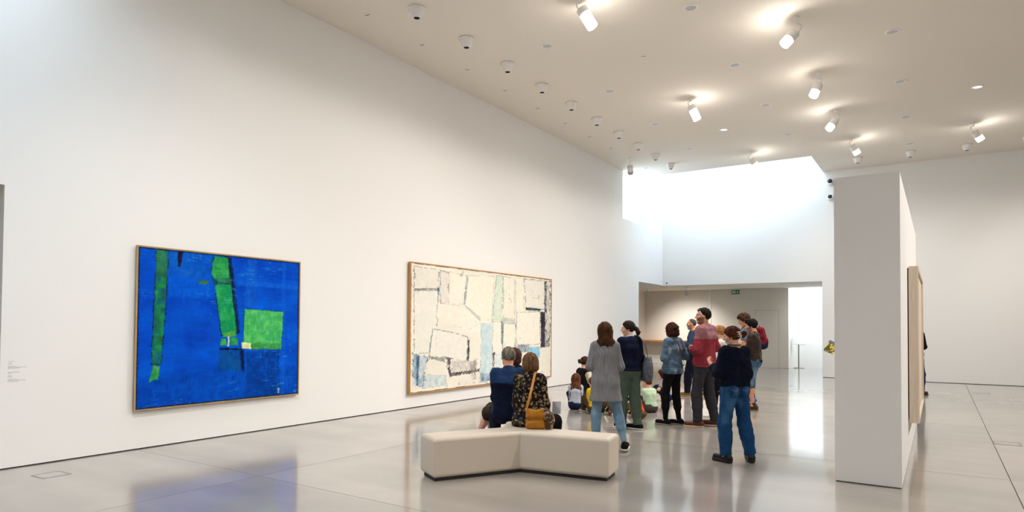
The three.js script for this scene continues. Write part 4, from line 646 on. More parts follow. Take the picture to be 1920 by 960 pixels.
    F.plane(H, v3.mul(tu, -1)); F.plane(v3.at(N, [tu, g.neck ?? -0.005], [tf, 0.0]), v3.at([0, 0, 0], [tu, 1], [tf, g.neckTilt ?? 0.35])); if (g.scoop) F.ell(v3.at(N, [tu, 0.01], [tf, 0.02]), [g.scoop, g.scoop * 0.7, g.scoop], { op: 1, k: 0.01 });
    if (g.open) F.cone(v3.at(N, [tf, 0.16 * s], [tu, -0.02]), v3.at(H, [tf, 0.2 * s], [tu, -0.1]), 0.05, 0.09, { op: 1, k: 0.01 });
    const sl = g.sleeve ?? 0.97; if (sl > 0) for (const k of ['L', 'R']) {
      const r0 = 0.046 * b + e, r1 = (g.elbow ?? 0.040) * b + e, r2 = (g.cuff ?? 0.030) * b + e; if (sl <= 0.55) F.cone(J['sh' + k], v3.mix(J['sh' + k], J['el' + k], sl / 0.55), r0, r0 + 0.004 + (g.puff ?? 0), { capB: 1, k: 0.05 });
      else { const t = (sl - 0.55) / 0.45; F.cone(J['sh' + k], J['el' + k], r0, r1, { k: 0.05 }); F.cone(J['el' + k], v3.mix(J['el' + k], J['wr' + k], t), r1, r1 + (r2 - r1) * t, { capB: 1, k: 0.03 }); }
    } else for (const k of ['L', 'R']) F.cone(v3.mix(J['sh' + k], N, 0.1), v3.mix(J['sh' + k], J['el' + k], 0.06), 0.046 * b + e, 0.044 * b + e, { capB: 1, k: 0.04 });
    wear(g.name ?? 'sweater', F, typeof g.colour === 'function' && g.colour.length === 4 ? (x, y, z) => g.colour(x, y, z, J) : g.colour, g.mat, g.cell ?? 0.011);
    if (g.band) { const B = new Field(0.03); B.cone(v3.at(H, [tu, 0.02], [tlp, -(g.hw ?? K.pw) * b]), v3.at(H, [tu, 0.02], [tlp, (g.hw ?? K.pw) * b]), (g.hr ?? K.pr) * b + e + 0.004, (g.hr ?? K.pr) * b + e + 0.004); seat(B, e + 0.002); B.plane(v3.at(H, [tu, 0.03]), tu).plane(v3.at(H, [tu, -0.03]), v3.mul(tu, -1)); wear('waistband', B, g.band); }
    if (g.collar) { const C = new Field(0.012), n0 = v3.at(N, [tu, -0.03]), n1 = hm(0, -0.098, -0.024); C.cone(n0, v3.mix(n0, n1, 0.62), 0.082 * s, 0.064 * s).plane(v3.mix(n0, n1, g.collarH ?? 0.62), v3.at([0, 0, 0], [tu, 1], [tf, 0.35])).plane(v3.at(n0, [tu, -0.015]), v3.mul(tu, -1)); wear('collar', C, g.collar, clothMat, 0.008); }
  }
  // ---- shoes ----
  if (o.shoes) for (const k of ['L', 'R']) {
    const g = o.shoes, an = J['an' + k], td = J['td' + k], dn = [0, -1, 0], lift = an[1] - 0.075 * s, heel = v3.at([an[0], lift, an[2]], [td, -0.045 * s]), toe = v3.at([an[0], lift, an[2]], [td, 0.155 * s]), th = g.thick ?? 0.022, up = (p, h) => [p[0], p[1] + h, p[2]], shoe = new THREE.Group(); shoe.name = 'shoe'; root.add(shoe);
    const F = new Field(0.03); F.cone(up(heel, 0.05 * s), up(toe, 0.036 * s + th * 0.4), 0.041 * s, 0.037 * s); F.cone(up(heel, 0.05 * s), v3.at(an, [td, 0.0], [[0, 1, 0], (g.high ?? 0.0) + 0.012]), 0.042 * s, 0.044 * s, { capB: 1 }); F.plane(up(heel, th * 0.7), [0, -1, 0]);
    part('upper', dye(F.mesh(0.0075), g.colour), g.mat ?? leatherMat, shoe);
    const S = new Field(0.01); S.cone(up(heel, th * 0.5), up(toe, th * 0.5), 0.047 * s, 0.045 * s).plane(up(heel, th), [0, 1, 0], 0.003).plane(up(heel, 0), [0, -1, 0], 0.003); part('sole', dye(S.mesh(0.007), cloth(g.sole ?? 0xd8d2c4, 0.1)), soleMat, shoe);
    if (g.laces) part('laces', mergeGeometries([0.02, 0.045, 0.07].map((d) => { const c = v3.at([an[0], lift + 0.093 * s - d * 0.45, an[2]], [td, 0.03 * s + d]); const w = v3.cross(td, [0, 1, 0]); return tubeOf([v3.at(c, [w, -0.02 * s], [dn, 0.006]), v3.at(c, [dn, -0.003]), v3.at(c, [w, 0.02 * s], [dn, 0.006])], 0.0035, 6, 5); })), std(hex(g.laces), 0.8), shoe);
  }
  // ---- hair ----
  if (o.hairStyle) {
    const F = new Field(0.018), st = o.hairStyle, A = st.amp ?? 0.004, fq = st.freq ?? 60; F.disp = (x, y, z) => A * ((noise3(x * fq, y * fq * (st.curl ? 1 : 0.22), z * fq) - 0.5) * 2 + (noise3(x * fq * 2.2, y * fq * (st.curl ? 2 : 0.4), z * fq * 2.2 + 5) - 0.5) * 1.3);
    st.shape(F); const c = hex(o.hair), c2 = hex(st.tint ?? o.hair), g = dye(F.mesh(0.005), (x, y, z) => { const n = noise3(x * 150, y * (st.curl ? 90 : 22), z * 150), m = noise3(x * 40, y * 12, z * 40), k = 0.45 + 0.9 * n; const q_ = mixc(c, c2, clamp(m * 1.4 - 0.2)); return [q_[0] * k, q_[1] * k, q_[2] * k]; }); g.applyMatrix4(HM); g.computeVertexNormals(); part('hair', g, hairMat, root);
  }
  return J;
}
// hair shapes in head axes
const cap = (F, e = 0.013, front = 0.055, nape = -0.055) => { F.ell([0, 0.032, -0.016], [0.078 + e, 0.09 + e, 0.098 + e]); F.plane([0, 0.036, front], [0, -0.55, 0.83], 0.015); F.ell([0, -0.07, 0.075], [0.088, 0.115, 0.085], { op: 1, k: 0.012 }); F.plane([0, nape, 0], [0, -1, 0.25], 0.012); };
const hairCuts = {
  short: { amp: 0.008, freq: 85, curl: true, shape: (F) => { cap(F, 0.008, 0.026, -0.058); F.ell([0, 0.088, 0.03], [0.055, 0.028, 0.05], { k: 0.02 }); F.ell([-0.08, -0.02, 0.006], [0.016, 0.034, 0.026], { op: 1, k: 0.006 }); F.ell([0.08, -0.02, 0.006], [0.016, 0.034, 0.026], { op: 1, k: 0.006 }); } },
  crop: { amp: 0.004, freq: 110, curl: true, shape: (F) => { cap(F, 0.003, 0.012, -0.05); F.ell([-0.08, -0.02, 0.006], [0.016, 0.034, 0.026], { op: 1, k: 0.006 }); F.ell([0.08, -0.02, 0.006], [0.016, 0.034, 0.026], { op: 1, k: 0.006 }); } },
  curly: { amp: 0.011, freq: 55, curl: true, shape: (F) => { cap(F, 0.024, 0.062, -0.06); F.ell([0, 0.09, 0.03], [0.075, 0.045, 0.065], { k: 0.03 }); } },
  quiff: { amp: 0.008, freq: 60, curl: true, shape: (F) => { cap(F, 0.019, 0.06, -0.066); F.ell([0, 0.105, 0.045], [0.065, 0.035, 0.05], { k: 0.03 }); } },
  bob: { amp: 0.005, freq: 70, shape: (F) => { F.ell([0, 0.02, -0.018], [0.101, 0.112, 0.115]); F.ell([0, -0.055, -0.035], [0.102, 0.075, 0.092], { k: 0.04 }); F.ell([0, -0.06, 0.095], [0.068, 0.125, 0.085], { op: 1, k: 0.015 }); F.plane([0, 0.05, 0.075], [0, -0.4, 0.9], 0.015); F.plane([0, -0.115, 0], [0, -1, 0], 0.02); } },
  curlyBob: { amp: 0.012, freq: 48, curl: true, shape: (F) => { F.ell([0, 0.02, -0.02], [0.104, 0.112, 0.116]); F.ell([0, -0.06, -0.035], [0.122, 0.078, 0.1], { k: 0.04 }); F.ell([0, -0.06, 0.1], [0.066, 0.125, 0.085], { op: 1, k: 0.015 }); F.plane([0, -0.125, 0], [0, -1, 0], 0.02); } },
  long: { amp: 0.006, freq: 60, shape: (F) => { F.ell([0, 0.02, -0.016], [0.1, 0.114, 0.114]); F.cone([0, -0.03, -0.045], [0, -0.16, -0.075], 0.098, 0.108, { flat: 0.62, u: [0, 0, 1], k: 0.05 }); for (let i = 0; i < 9; i++) { const x = -0.092 + i * 0.023; F.cone([x, -0.15, -0.08], [x * 1.15, -0.275 - 0.03 * hash3(i, 7, 3) + 0.25 * Math.abs(x), -0.09 + 0.3 * Math.abs(x)], 0.034, 0.013, { k: 0.03 }); } F.ell([0, -0.07, 0.1], [0.066, 0.13, 0.085], { op: 1, k: 0.015 }); F.plane([0, 0.05, 0.08], [0, -0.4, 0.9], 0.015); } },
  pony: { amp: 0.004, freq: 80, shape: (F) => { cap(F, 0.013, 0.058, -0.07); F.cone([0, 0.0, -0.12], [0, -0.01, -0.135], 0.022, 0.024, { k: 0.02 }); F.cone([0, -0.01, -0.14], [0, -0.07, -0.16], 0.032, 0.034, { k: 0.02 }); F.cone([0, -0.07, -0.16], [0.01, -0.13, -0.15], 0.03, 0.012, { k: 0.02 }); } },
  bun: { amp: 0.005, freq: 70, shape: (F) => { cap(F, 0.014, 0.06, -0.07); F.ell([0.0, 0.0, -0.13], [0.042, 0.042, 0.036], { k: 0.014 }); F.ell([0.0, 0.005, -0.165], [0.036, 0.038, 0.03], { k: 0.01 }); F.ell([-0.03, -0.012, -0.145], [0.032, 0.032, 0.03], { k: 0.012 }); F.ell([0.02, -0.025, -0.14], [0.026, 0.026, 0.026], { k: 0.012 }); } },
};
const ARM = {
  hang: { hand: [0.05, -0.51, 0.03], pole: [0.2, 0, -1] }, cross: { hand: [-0.13, -0.25, 0.15], pole: [0.42, -1, -0.1], palm: [-0.3, 0, -1] }, crossLow: { hand: [-0.12, -0.30, 0.17], pole: [0.40, -1, -0.15], palm: [-0.3, 0, -1] },
  hold: { hand: [-0.03, -0.2, 0.30], pole: [0.35, -1, -0.1], palm: [-0.6, 0.3, -0.3], grip: 1 }, lap: { hand: [-0.08, -0.40, 0.27], pole: [0.4, -0.3, -1], palm: [-0.3, -1, 0] }, pocket: { hand: [0.02, -0.46, 0.08], pole: [0.7, 0, -1] },
};
// a flat strap through points, each with the direction it faces
function strap(pts, outs, w, t, seg = 30) {
  const C = new THREE.CatmullRomCurve3(pts.map((p) => new THREE.Vector3(...p))), O = new THREE.CatmullRomCurve3(outs.map((p) => new THREE.Vector3(...p))), pos = [], idx = [];
  for (let i = 0; i <= seg; i++) { const u = i / seg, p = C.getPoint(u), T = C.getTangent(u), n = O.getPoint(u).normalize(); n.addScaledVector(T, -n.dot(T)).normalize(); const s = new THREE.Vector3().crossVectors(T, n); for (const [a, b] of [[-1, -1], [1, -1], [1, 1], [-1, 1]]) { const q = p.clone().addScaledVector(s, a * w / 2).addScaledVector(n, b * t / 2); pos.push(q.x, q.y, q.z); } if (i) for (let k = 0; k < 4; k++) { const a = (i - 1) * 4 + k, b = (i - 1) * 4 + (k + 1) % 4; idx.push(a, b, b + 4, a, b + 4, a + 4); } }
  idx.push(0, 2, 1, 0, 3, 2); const e = seg * 4; idx.push(e, e + 1, e + 2, e, e + 2, e + 3);
  const g = new THREE.BufferGeometry(); g.setAttribute('position', new THREE.Float32BufferAttribute(pos, 3)); g.setIndex(idx); const f = g.toNonIndexed(); f.computeVertexNormals(); return f;
}
// a thing carried by a figure: its own top-level object, built in that figure's axes
function carried(name, label, category, J) { J.root.updateMatrixWorld(true); const o = thing(name, label, category); o.position.copy(J.root.position); o.rotation.copy(J.root.rotation); return o; }
const black = cloth(0x131316, 0.3), SK = { fair: 0xd9a68a, tan: 0xc88f6e, pink: 0xdda890 };

// ---- the three on the bench ----
{
  const yoke = hex(0x1f3558), low = hex(0x0b1128);
  const J = person({ label: 'grey-haired man in two-tone navy jacket seated on the bench', h: 1.76, sex: 'm', build: 0.95, pos: [-4.31, -6.49], face: 6, hipY: 0.53, hip: [0, -0.02], lean: 4, bend: 0.4, skin: 0xcf9478, hair: 0x8d8377, hairStyle: { ...hairCuts.short, amp: 0.005, freq: 130, tint: 0x55504a }, look: [8, 2, 3],
    armL: { hand: [-0.06, -0.40, 0.26], pole: [0.3, -0.5, -1], palm: [0, -1, 0] }, armR: { hand: [-0.06, -0.40, 0.26], pole: [0.3, -0.5, -1], palm: [0, -1, 0] }, legL: { at: [0.12, 0.44], yaw: 10, pole: [0.1, 1, 0.6] }, legR: { at: [0.12, 0.46], yaw: 10, pole: [0.1, 1, 0.6] },
    legs: { colour: cloth(0x1b2233), e: 0.014 }, shoes: { colour: cloth(0x2a211b), sole: 0x2a2622 },
    tops: [{ name: 'jacket', e: 0.022, hem: 0.09, hr: 0.105, hw: 0.07, fold: 0.013, fx: 6, fy: 9, neck: 0.012, cuff: 0.042, colour: (x, y, z, j) => { const t = v3.dot(v3.sub([x, y, z], j.P), j.tu) - 0.03 * Math.abs(x), n = 0.85 + 0.3 * noise3(x * 70, y * 70, z * 70), c = t > 0.325 ? yoke : low; return [c[0] * n, c[1] * n, c[2] * n]; }, collar: cloth(0x1c3050, 0.2) }] });
  const K = person({ label: 'brown-haired woman in a dark brown skirt, mostly hidden behind the man on the bench', h: 1.68, sex: 'f', pos: [-4.47, -6.98], face: 68, hipY: 0.53, lean: 5, twist: -34, skin: SK.pink, hair: 0x4a3328, hairStyle: { ...hairCuts.short, amp: 0.004, shape: (F) => { cap(F, 0.017, 0.055, -0.1); F.ell([0, -0.05, -0.06], [0.075, 0.06, 0.055], { k: 0.03 }); } }, look: [-22, 0],
    armL: ARM.lap, armR: ARM.lap, legL: { at: [0.08, 0.56], pole: [0, 1, 0.3], yaw: 5 }, legR: { at: [0.06, 0.44], pole: [0, 1, 0.6], yaw: 5 }, skirt: { colour: cloth(0x3a2c22, 0.35, 30) }, shoes: { colour: cloth(0x241c18), sole: 0x201a16 }, tops: [{ name: 'top', e: 0.016, hem: 0.0, colour: black, sleeve: 0.97, neck: 0.01 }] });
  const base = hex(0x1d1519), spots = [hex(0xa38a4e), hex(0x6f6a3a), hex(0x8c7a66), hex(0x2f4c58), hex(0x452a33), hex(0xb8a06a)];
  const flora = (x, y, z) => { // scattered blossoms, each with petals and a heart
    let c = base; const S = 33; const X = x * S, Y = y * S, Z = z * S, xi = Math.floor(X), yi = Math.floor(Y), zi = Math.floor(Z); let best = 9, bi = 0;
    for (let a = -1; a <= 1; a++) for (let b = -1; b <= 1; b++) for (let d = -1; d <= 1; d++) { const i = xi + a, j = yi + b, k = zi + d, q = Math.hypot(X - i - hash3(i, j, k), Y - j - hash3(j, k, i), Z - k - hash3(k, i, j)), r = q / (0.2 + 0.42 * hash3(i + 5, j, k)); if (r < best) { best = r; bi = hash3(i, j + 9, k); } }
    const n = noise3(x * 120, y * 120, z * 120); if (best < 1 && n > 0.3) c = best < 0.3 ? mixc(base, spots[5], 0.4) : spots[Math.floor(bi * 6)]; return c.map((q) => q * (0.5 + 0.5 * n));
  };
  const L = person({ label: 'woman with light brown bob and dark floral jacket seated on the bench', h: 1.64, sex: 'f', build: 0.98, pos: [-3.84, -6.19], face: -14, hipY: 0.53, lean: 3, bend: 0.5, skin: SK.pink, hair: 0x74553a, hairStyle: { ...hairCuts.bob, tint: 0x543a26 }, look: [14, 3],
    armL: { hand: [-0.06, -0.38, 0.24], pole: [0.3, -0.5, -1], palm: [0, -1, 0] }, armR: { hand: [0.0, -0.38, 0.24], pole: [0.35, -0.5, -1], palm: [0, -1, 0] }, legL: { at: [0.10, 0.46], pole: [0.1, 1, 0.6] }, legR: { at: [0.22, 0.42], pole: [0.4, 1, 0.6] }, legs: { colour: cloth(0x14161f), e: 0.014 }, shoes: { colour: black, sole: 0x201c1a },
    tops: [{ name: 'jacket', e: 0.018, hem: 0.10, hr: 0.112, hw: 0.07, fold: 0.011, neck: 0.016, cuff: 0.05, elbow: 0.055, cell: 0.009, colour: flora, collar: flora }] });
  { const F = new Field(0.02), c = v3.at(L.N, [L.tu, -0.06]); F.cone(v3.at(c, [L.tl, -0.1]), v3.at(c, [L.tl, 0.1]), 0.066, 0.066, { k: 0.05 }); F.cone(v3.mix(L.shL, c, 0.1), v3.at(c, [L.tf, -0.09], [L.tu, -0.1]), 0.066, 0.055, { k: 0.06 }); F.cone(v3.mix(L.shR, c, 0.1), v3.at(c, [L.tf, -0.09], [L.tu, -0.1]), 0.066, 0.055, { k: 0.06 }); F.plane(v3.at(L.N, [L.tu, 0.0]), v3.add(L.tu, v3.mul(L.tf, 0.3))); F.plane(v3.at(c, [L.tu, -0.135]), v3.mul(L.tu, -1)); F.disp = (x, y, z) => 0.006 * (noise3(x * 12, y * 20, z * 12) - 0.5); part('cape_collar', dye(F.mesh(0.009), flora), clothMat, L.root); }
  // mustard bag on the bench
  const bag = thing('shoulder_bag', 'mustard yellow leather shoulder bag standing on the bench', 'bag', [-3.66, BENCH_TOP, -6.04], 0.5), tan = leatherMat, must = (x, y, z) => { const c = hex(0xa5690c), n = 0.84 + 0.3 * noise3(x * 26, y * 26, z * 26); return c.map((q) => q * n); };
  { const F = new Field(0.03); F.cone([-0.075, 0.042, 0], [0.075, 0.042, 0], 0.04); F.cone([-0.072, 0.15, 0], [0.07, 0.15, 0], 0.036, 0.036, { k: 0.08 }); F.cone([-0.07, 0.2, 0], [-0.03, 0.185, 0], 0.022, 0.024, { k: 0.04 }); F.cone([0.07, 0.205, 0], [0.03, 0.19, 0], 0.022, 0.024, { k: 0.04 }); F.plane([0, 0.001, 0], [0, -1, 0], 0.01); F.disp = (x, y, z) => 0.004 * (noise3(x * 26, y * 18, z * 26) - 0.5) + 0.003 * (noise3(x * 50, y * 60, z * 40) - 0.5); part('bag_body', dye(F.mesh(0.006), must), tan, bag); }
  part('front_seam', tubeOf([[-0.108, 0.075, 0.012], [-0.06, 0.07, 0.043], [0, 0.068, 0.045], [0.06, 0.07, 0.043], [0.108, 0.075, 0.012]], 0.0025, 24, 6), std(hex(0x8a5a0e), 0.5), bag);
  bag.updateMatrixWorld(true); const loc = (p) => bag.worldToLocal(L.root.localToWorld(new THREE.Vector3(...p))).toArray(); L.root.updateMatrixWorld(true);
  const wSh = loc(v3.at(L.shR, [L.tu, 0.088], [L.tl, 0.055], [L.tf, -0.02])), wBk = loc(v3.at(L.chest, [L.tl, -0.065], [L.tf, -0.150], [L.tu, 0.02])), dirb = L.root.getWorldDirection(new THREE.Vector3()).negate(), bl = dirb.clone().applyAxisAngle(new THREE.Vector3(0, 1, 0), -0.5).toArray();
  part('shoulder_strap', strap([[-0.09, 0.17, 0], [-0.098, 0.21, 0.0], v3.at(v3.mix([-0.09, 0.2, 0], wBk, 0.5), [bl, 0.03]), v3.at(wBk, [bl, 0.006]), v3.mix(v3.at(wBk, [bl, 0.012]), wSh, 0.6), wSh, v3.at(wSh, [bl, -0.06], [[0, 1, 0], -0.01])], [bl, bl, bl, bl, v3.add(bl, [0, 0.4, 0]), [0, 1, 0], [0, 1, 0]], 0.026, 0.005), std(hex(0xb87414), 0.45), bag);
  for (const [x, y] of [[-0.095, 0.205], [0.07, 0.215]]) part('ring', new THREE.TorusGeometry(0.014, 0.0028, 8, 18).translate(x, y, 0.012), std([0.7, 0.66, 0.55], 0.25, { metalness: 1 }), bag);
  const fold = (x, y, z) => 0.012 * (noise3(x * 24, y * 10, z * 24) - 0.5), sc = thing('scarf', 'brown patterned scarf hanging beside the mustard bag', 'scarf', [-3.54, BENCH_TOP, -6.11], 0.5);
  { const F = new Field(0.03); F.cone([0, 0.03, 0], [0.0, 0.14, 0], 0.04, 0.05); F.cone([0, 0.14, 0], [-0.03, 0.2, -0.01], 0.045, 0.035); F.cone([0.02, 0.03, 0.01], [0.035, 0.1, 0], 0.028, 0.034); F.plane([0, 0.002, 0], [0, -1, 0]); F.disp = fold; part('cloth', dye(F.mesh(0.007), (x, y, z) => mixc(hex(0x4a362c), hex(0x9a8a6a), smooth(0.55, 0.7, noise3(x * 60, y * 60, z * 60)))), clothMat, sc); }
  const bk = thing('leaflet', 'grey paper leaflet held on the lap of the woman in the floral jacket', 'leaflet', [-3.66, 0.545, -6.50], 0.35); const lf = part('paper', bx(-0.05, 0.05, 0, 0.15, -0.0015, 0.0015), std([0.45, 0.45, 0.5], 0.7), bk); lf.rotation.set(-0.5, 0, 0.05);
}
// ---- standing visitors, left to right ----
{
  const ribs = (x, y, z) => { const a = Math.atan2(x, z), r = 0.5 + 0.5 * Math.sin(a * 60 + noise3(x * 6, y * 3, z * 6) * 5), c = mixc(hex(0x6f6f73), hex(0x97979b), r * 0.65 + 0.35 * noise3(x * 70, y * 14, z * 70)); return c; };
  person({ label: 'woman in long ribbed grey cardigan and light blue jeans seen from behind', h: 1.63, sex: 'f', pos: [-3.51, -7.45], face: 4, skin: SK.fair, hair: 0x3c2618, hairStyle: { ...hairCuts.long, tint: 0x56351f }, look: [0, 2], hip: [-0.01, 0],
    armL: ARM.cross, armR: ARM.cross, legL: { at: [0.10, 0.04], yaw: 10 }, legR: { at: [0.25, -0.08], yaw: 22 }, legs: { colour: jeans(0x7596b0, 0xaac2d2, 0.5), e: 0.006, knee: 0.056, hem: 0.036, end: 0.95, fold: 0.006 }, shoes: { colour: black, sole: 0xe6e2da, laces: 0x111111, mat: clothMat },
    tops: [{ name: 'cardigan', e: 0.013, hem: 0.27, hr: 0.118, hw: 0.085, back: -0.02, open: true, neck: 0.008, sleeve: 0.85, fold: 0.008, cell: 0.009, disp: (x, y, z) => 0.0014 * Math.sin(Math.atan2(x, z) * 60 + noise3(x * 6, y * 3, z * 6) * 5) + 0.012 * (noise3(x * 9, y * 4, z * 9) - 0.5), colour: ribs }] });
  // navy vest, green trousers, grey tote
  const stripe = (x, y, z) => (Math.sin(y * 420) > 0 ? hex(0x8d9cc4) : hex(0xd6dbe8));
  const V = person({ label: 'dark-haired woman with ponytail, navy vest and green trousers, looking left', h: 1.66, sex: 'f', build: 1.03, pos: [-3.92, -9.2], face: 16, skin: SK.fair, hair: 0x231512, hairStyle: hairCuts.pony, look: [66, 4], armL: ARM.crossLow, armR: ARM.crossLow, legL: { at: [0.09, 0.06], yaw: 12 }, legR: { at: [0.10, -0.08], yaw: -38 },
    legs: { colour: cloth(0x4c5a4e, 0.3), e: 0.011, knee: 0.07, hem: 0.062, fold: 0.014 }, shoes: { colour: black, sole: 0xe2ddd2, mat: clothMat }, tops: [{ name: 'shirt', e: 0.006, hem: 0.0, colour: stripe, sleeve: 0.97, collar: stripe, collarH: 0.72, neck: 0.014 }, { name: 'vest', e: 0.020, hem: 0.03, colour: cloth(0x0d1128, 0.25), sleeve: 0.93, neck: -0.022, neckTilt: 0.6, fold: 0.007 }] });
  { const F = new Field(0.004); for (const sg of [-1, 1]) F.cone([sg * 0.087, 0.01, -0.0], [sg * 0.089, 0.055, 0.05], 0.004); F.cone([-0.075, 0.085, 0.062], [0.075, 0.085, 0.062], 0.006); const g = dye(F.mesh(0.003), cloth(0x1a1512)); g.applyMatrix4(V.HM); g.computeVertexNormals(); part('glasses', g, leatherMat, V.root); }
  { const o = carried('tote_bag', 'grey tweed tote bag with dark strap on the shoulder of the woman in green trousers', 'bag', V), tweed = (x, y, z) => { const n = noise3(x * 240, y * 240, z * 240); return mixc(hex(0x3a3c43), hex(0x777a84), smooth(0.2, 0.8, n)); };
    const c = v3.at(V.P, [V.tl, -0.25], [V.tf, -0.03], [[0, 1, 0], -0.03]), F = new Field(0.03), Z = [0.85, 0, 0.5]; F.cone(v3.at(c, [[0, 1, 0], -0.10], [[0, 0, 1], -0.115]), v3.at(c, [[0, 1, 0], -0.10], [[0, 0, 1], 0.115]), 0.06); for (const [h, w, r] of [[-0.02, 0.125, 0.062], [0.06, 0.125, 0.058], [0.13, 0.115, 0.05], [0.2, 0.1, 0.044]]) F.cone(v3.at(c, [[0, 1, 0], h], [[0, 0, 1], -w]), v3.at(c, [[0, 1, 0], h], [[0, 0, 1], w]), r, r, { k: 0.05 }); F.plane(v3.at(c, [[0, 1, 0], 0.19]), [0, 1, 0.25]); F.disp = (x, y, z) => 0.012 * (noise3(x * 12, y * 9, z * 12) - 0.5); part('bag_body', dye(F.mesh(0.008), tweed), clothMat, o);
    const top = v3.at(c, [[0, 1, 0], 0.18]), sh = v3.at(V.shR, [V.tu, 0.082], [V.tl, 0.02]); part('handle', strap([v3.at(top, [[0, 0, 1], -0.08]), v3.at(v3.mix(top, sh, 0.5), [[0, 0, 1], -0.10], [V.tl, -0.03]), v3.at(sh, [[0, 0, 1], -0.05], [V.tl, -0.012]), sh, v3.at(sh, [[0, 0, 1], 0.06], [V.tl, -0.012]), v3.at(v3.mix(top, sh, 0.5), [[0, 0, 1], 0.1], [V.tl, -0.045]), v3.at(top, [[0, 0, 1], 0.07])], [[-1, 0, -0.6], [-1, 0, -0.8], [-0.5, 0.7, -0.6], [-0.3, 1, 0], [-0.5, 0.7, 0.6], [-1, 0, 0.8], [-1, 0, 0.6]], 0.042, 0.006), std(hex(0x2b2422), 0.6), o); }
  // denim jacket
  const D = person({ label: 'woman with curly dark bob, blue denim jacket and black jeans, arms folded', h: 1.64, sex: 'f', pos: [-3.53, -9.99], face: 34, lean: -1, skin: SK.fair, hair: 0x2a1510, hairStyle: { ...hairCuts.curlyBob, tint: 0x4a2418 }, look: [14, 2], armL: ARM.cross, armR: { ...ARM.cross, hand: [-0.04, -0.25, 0.13] }, legL: { at: [0.10, 0.05], yaw: 14 }, legR: { at: [0.10, -0.05], yaw: -10 },
    legs: { colour: cloth(0x141316, 0.3), e: 0.006, knee: 0.058, hem: 0.036, fold: 0.007 }, shoes: { colour: black, sole: 0x8d8578, laces: 0x0d0d0d, mat: clothMat }, tops: [{ name: 'shirt', e: 0.014, hem: 0.09, colour: cloth(0x2b2f5e, 0.4), sleeve: 0.97 }, { name: 'denim_jacket', e: 0.018, hem: 0.055, hr: 0.094, colour: jacketDenim(0x526a80, 0xb4c2cc, 0.7), band: denim(0x48627a, 0xa4b8c6, 0.35), collar: denim(0x48627a), neck: 0.01, fold: 0.010 }] });
  { const o = carried('crossbody_strap', 'thin brown crossbody bag strap on the back of the denim jacket', 'strap', D), r = 0.155; part('strap', strap([v3.at(D.shL, [D.tl, -0.075], [D.tu, 0.09], [D.tf, 0.03]), v3.at(D.shL, [D.tl, -0.07], [D.tu, 0.065], [D.tf, -0.075]), v3.at(D.chest, [D.tf, -r + 0.018], [D.tl, 0.01], [D.tu, 0.03]), v3.at(D.waist, [D.tf, -r + 0.02], [D.tl, -0.08], [D.tu, 0.03]), v3.at(D.P, [D.tf, -0.1], [D.tl, -0.16], [D.tu, 0.06]), v3.at(D.P, [D.tf, 0.02], [D.tl, -0.205], [D.tu, 0.02])], [[0, 1, 0], v3.at([0, 0, 0], [D.tf, -1], [D.tu, 0.6]), v3.mul(D.tf, -1), v3.at([0, 0, 0], [D.tf, -1], [D.tl, -0.4]), v3.at([0, 0, 0], [D.tf, -0.7], [D.tl, -1]), v3.mul(D.tl, -1)], 0.018, 0.005, 40), std(hex(0x5a2c18), 0.5), o); }
  // red sweater man
  const rs = hex(0x8e333e), ry = hex(0x906268);
  const M = person({ label: 'tall bearded man in two-tone red sweater and grey trousers, arms folded', h: 1.88, sex: 'm', pos: [-3.07, -10.12], face: 46, lean: -2, skin: SK.tan, hair: 0x1c1512, beard: 0x2a1d17, hairStyle: hairCuts.short, look: [34, 0], armL: ARM.crossLow, armR: { ...ARM.crossLow, hand: [-0.05, -0.27, 0.15] }, legL: { at: [0.12, 0.04], yaw: 22 }, legR: { at: [0.14, -0.12], yaw: -20 },
    legs: { colour: cloth(0x35343a, 0.3), e: 0.011, knee: 0.064, hem: 0.06, fold: 0.010 }, shoes: { colour: cloth(0x5a2e1c, 0.35), sole: 0xcbb79c, laces: 0x2a1810 },
    tops: [{ name: 'sweater', e: 0.027, hem: 0.06, hr: 0.098, colour: (x, y, z, j) => { const t = v3.dot(v3.sub([x, y, z], j.P), j.tu), n = 0.8 + 0.4 * noise3(x * 90, y * 60, z * 90), c = t > 0.335 + 0.01 * noise3(x * 9, y * 9, z * 9) ? ry : rs; return [c[0] * n, c[1] * n, c[2] * n]; }, band: cloth(0xa04049, 0.2), neck: 0.004, fold: 0.012 }] });
  { const F = new Field(0.004); for (const sg of [-1, 1]) { F.cone([sg * 0.088, 0.0, 0.01], [sg * 0.086, 0.075, 0.06], 0.0048); F.ell([sg * 0.036, 0.108, 0.078], [0.028, 0.02, 0.006]); } F.cone([-0.08, 0.1, 0.066], [0.08, 0.1, 0.066], 0.004); const g = dye(F.mesh(0.003), cloth(0xe8e8ea, 0.05)); g.applyMatrix4(M.HM); g.computeVertexNormals(); part('sunglasses', g, leatherMat, M.root); }
  // older man behind him
  person({ label: 'greying man in dark navy clothes standing behind the man in red', h: 1.76, sex: 'm', pos: [-4.62, -14.42], face: 62, skin: SK.tan, hair: 0x4a4440, beard: 0x6a625c, hairStyle: hairCuts.crop, look: [18, 0], armL: { hand: [-0.02, -0.22, 0.26], pole: [0.4, -1, 0], grip: 1 }, armR: ARM.cross, legL: { at: [0.11, 0.10], yaw: 10 }, legR: { at: [0.11, -0.14], yaw: -10 }, legs: { colour: cloth(0x14182a, 0.25), e: 0.018, knee: 0.066, hem: 0.058 }, shoes: { colour: cloth(0x7a5a34), sole: 0xa88a5e }, tops: [{ name: 'shirt', e: 0.02, hem: 0.05, colour: cloth(0x2c3a55, 0.3), sleeve: 0.9 }] });
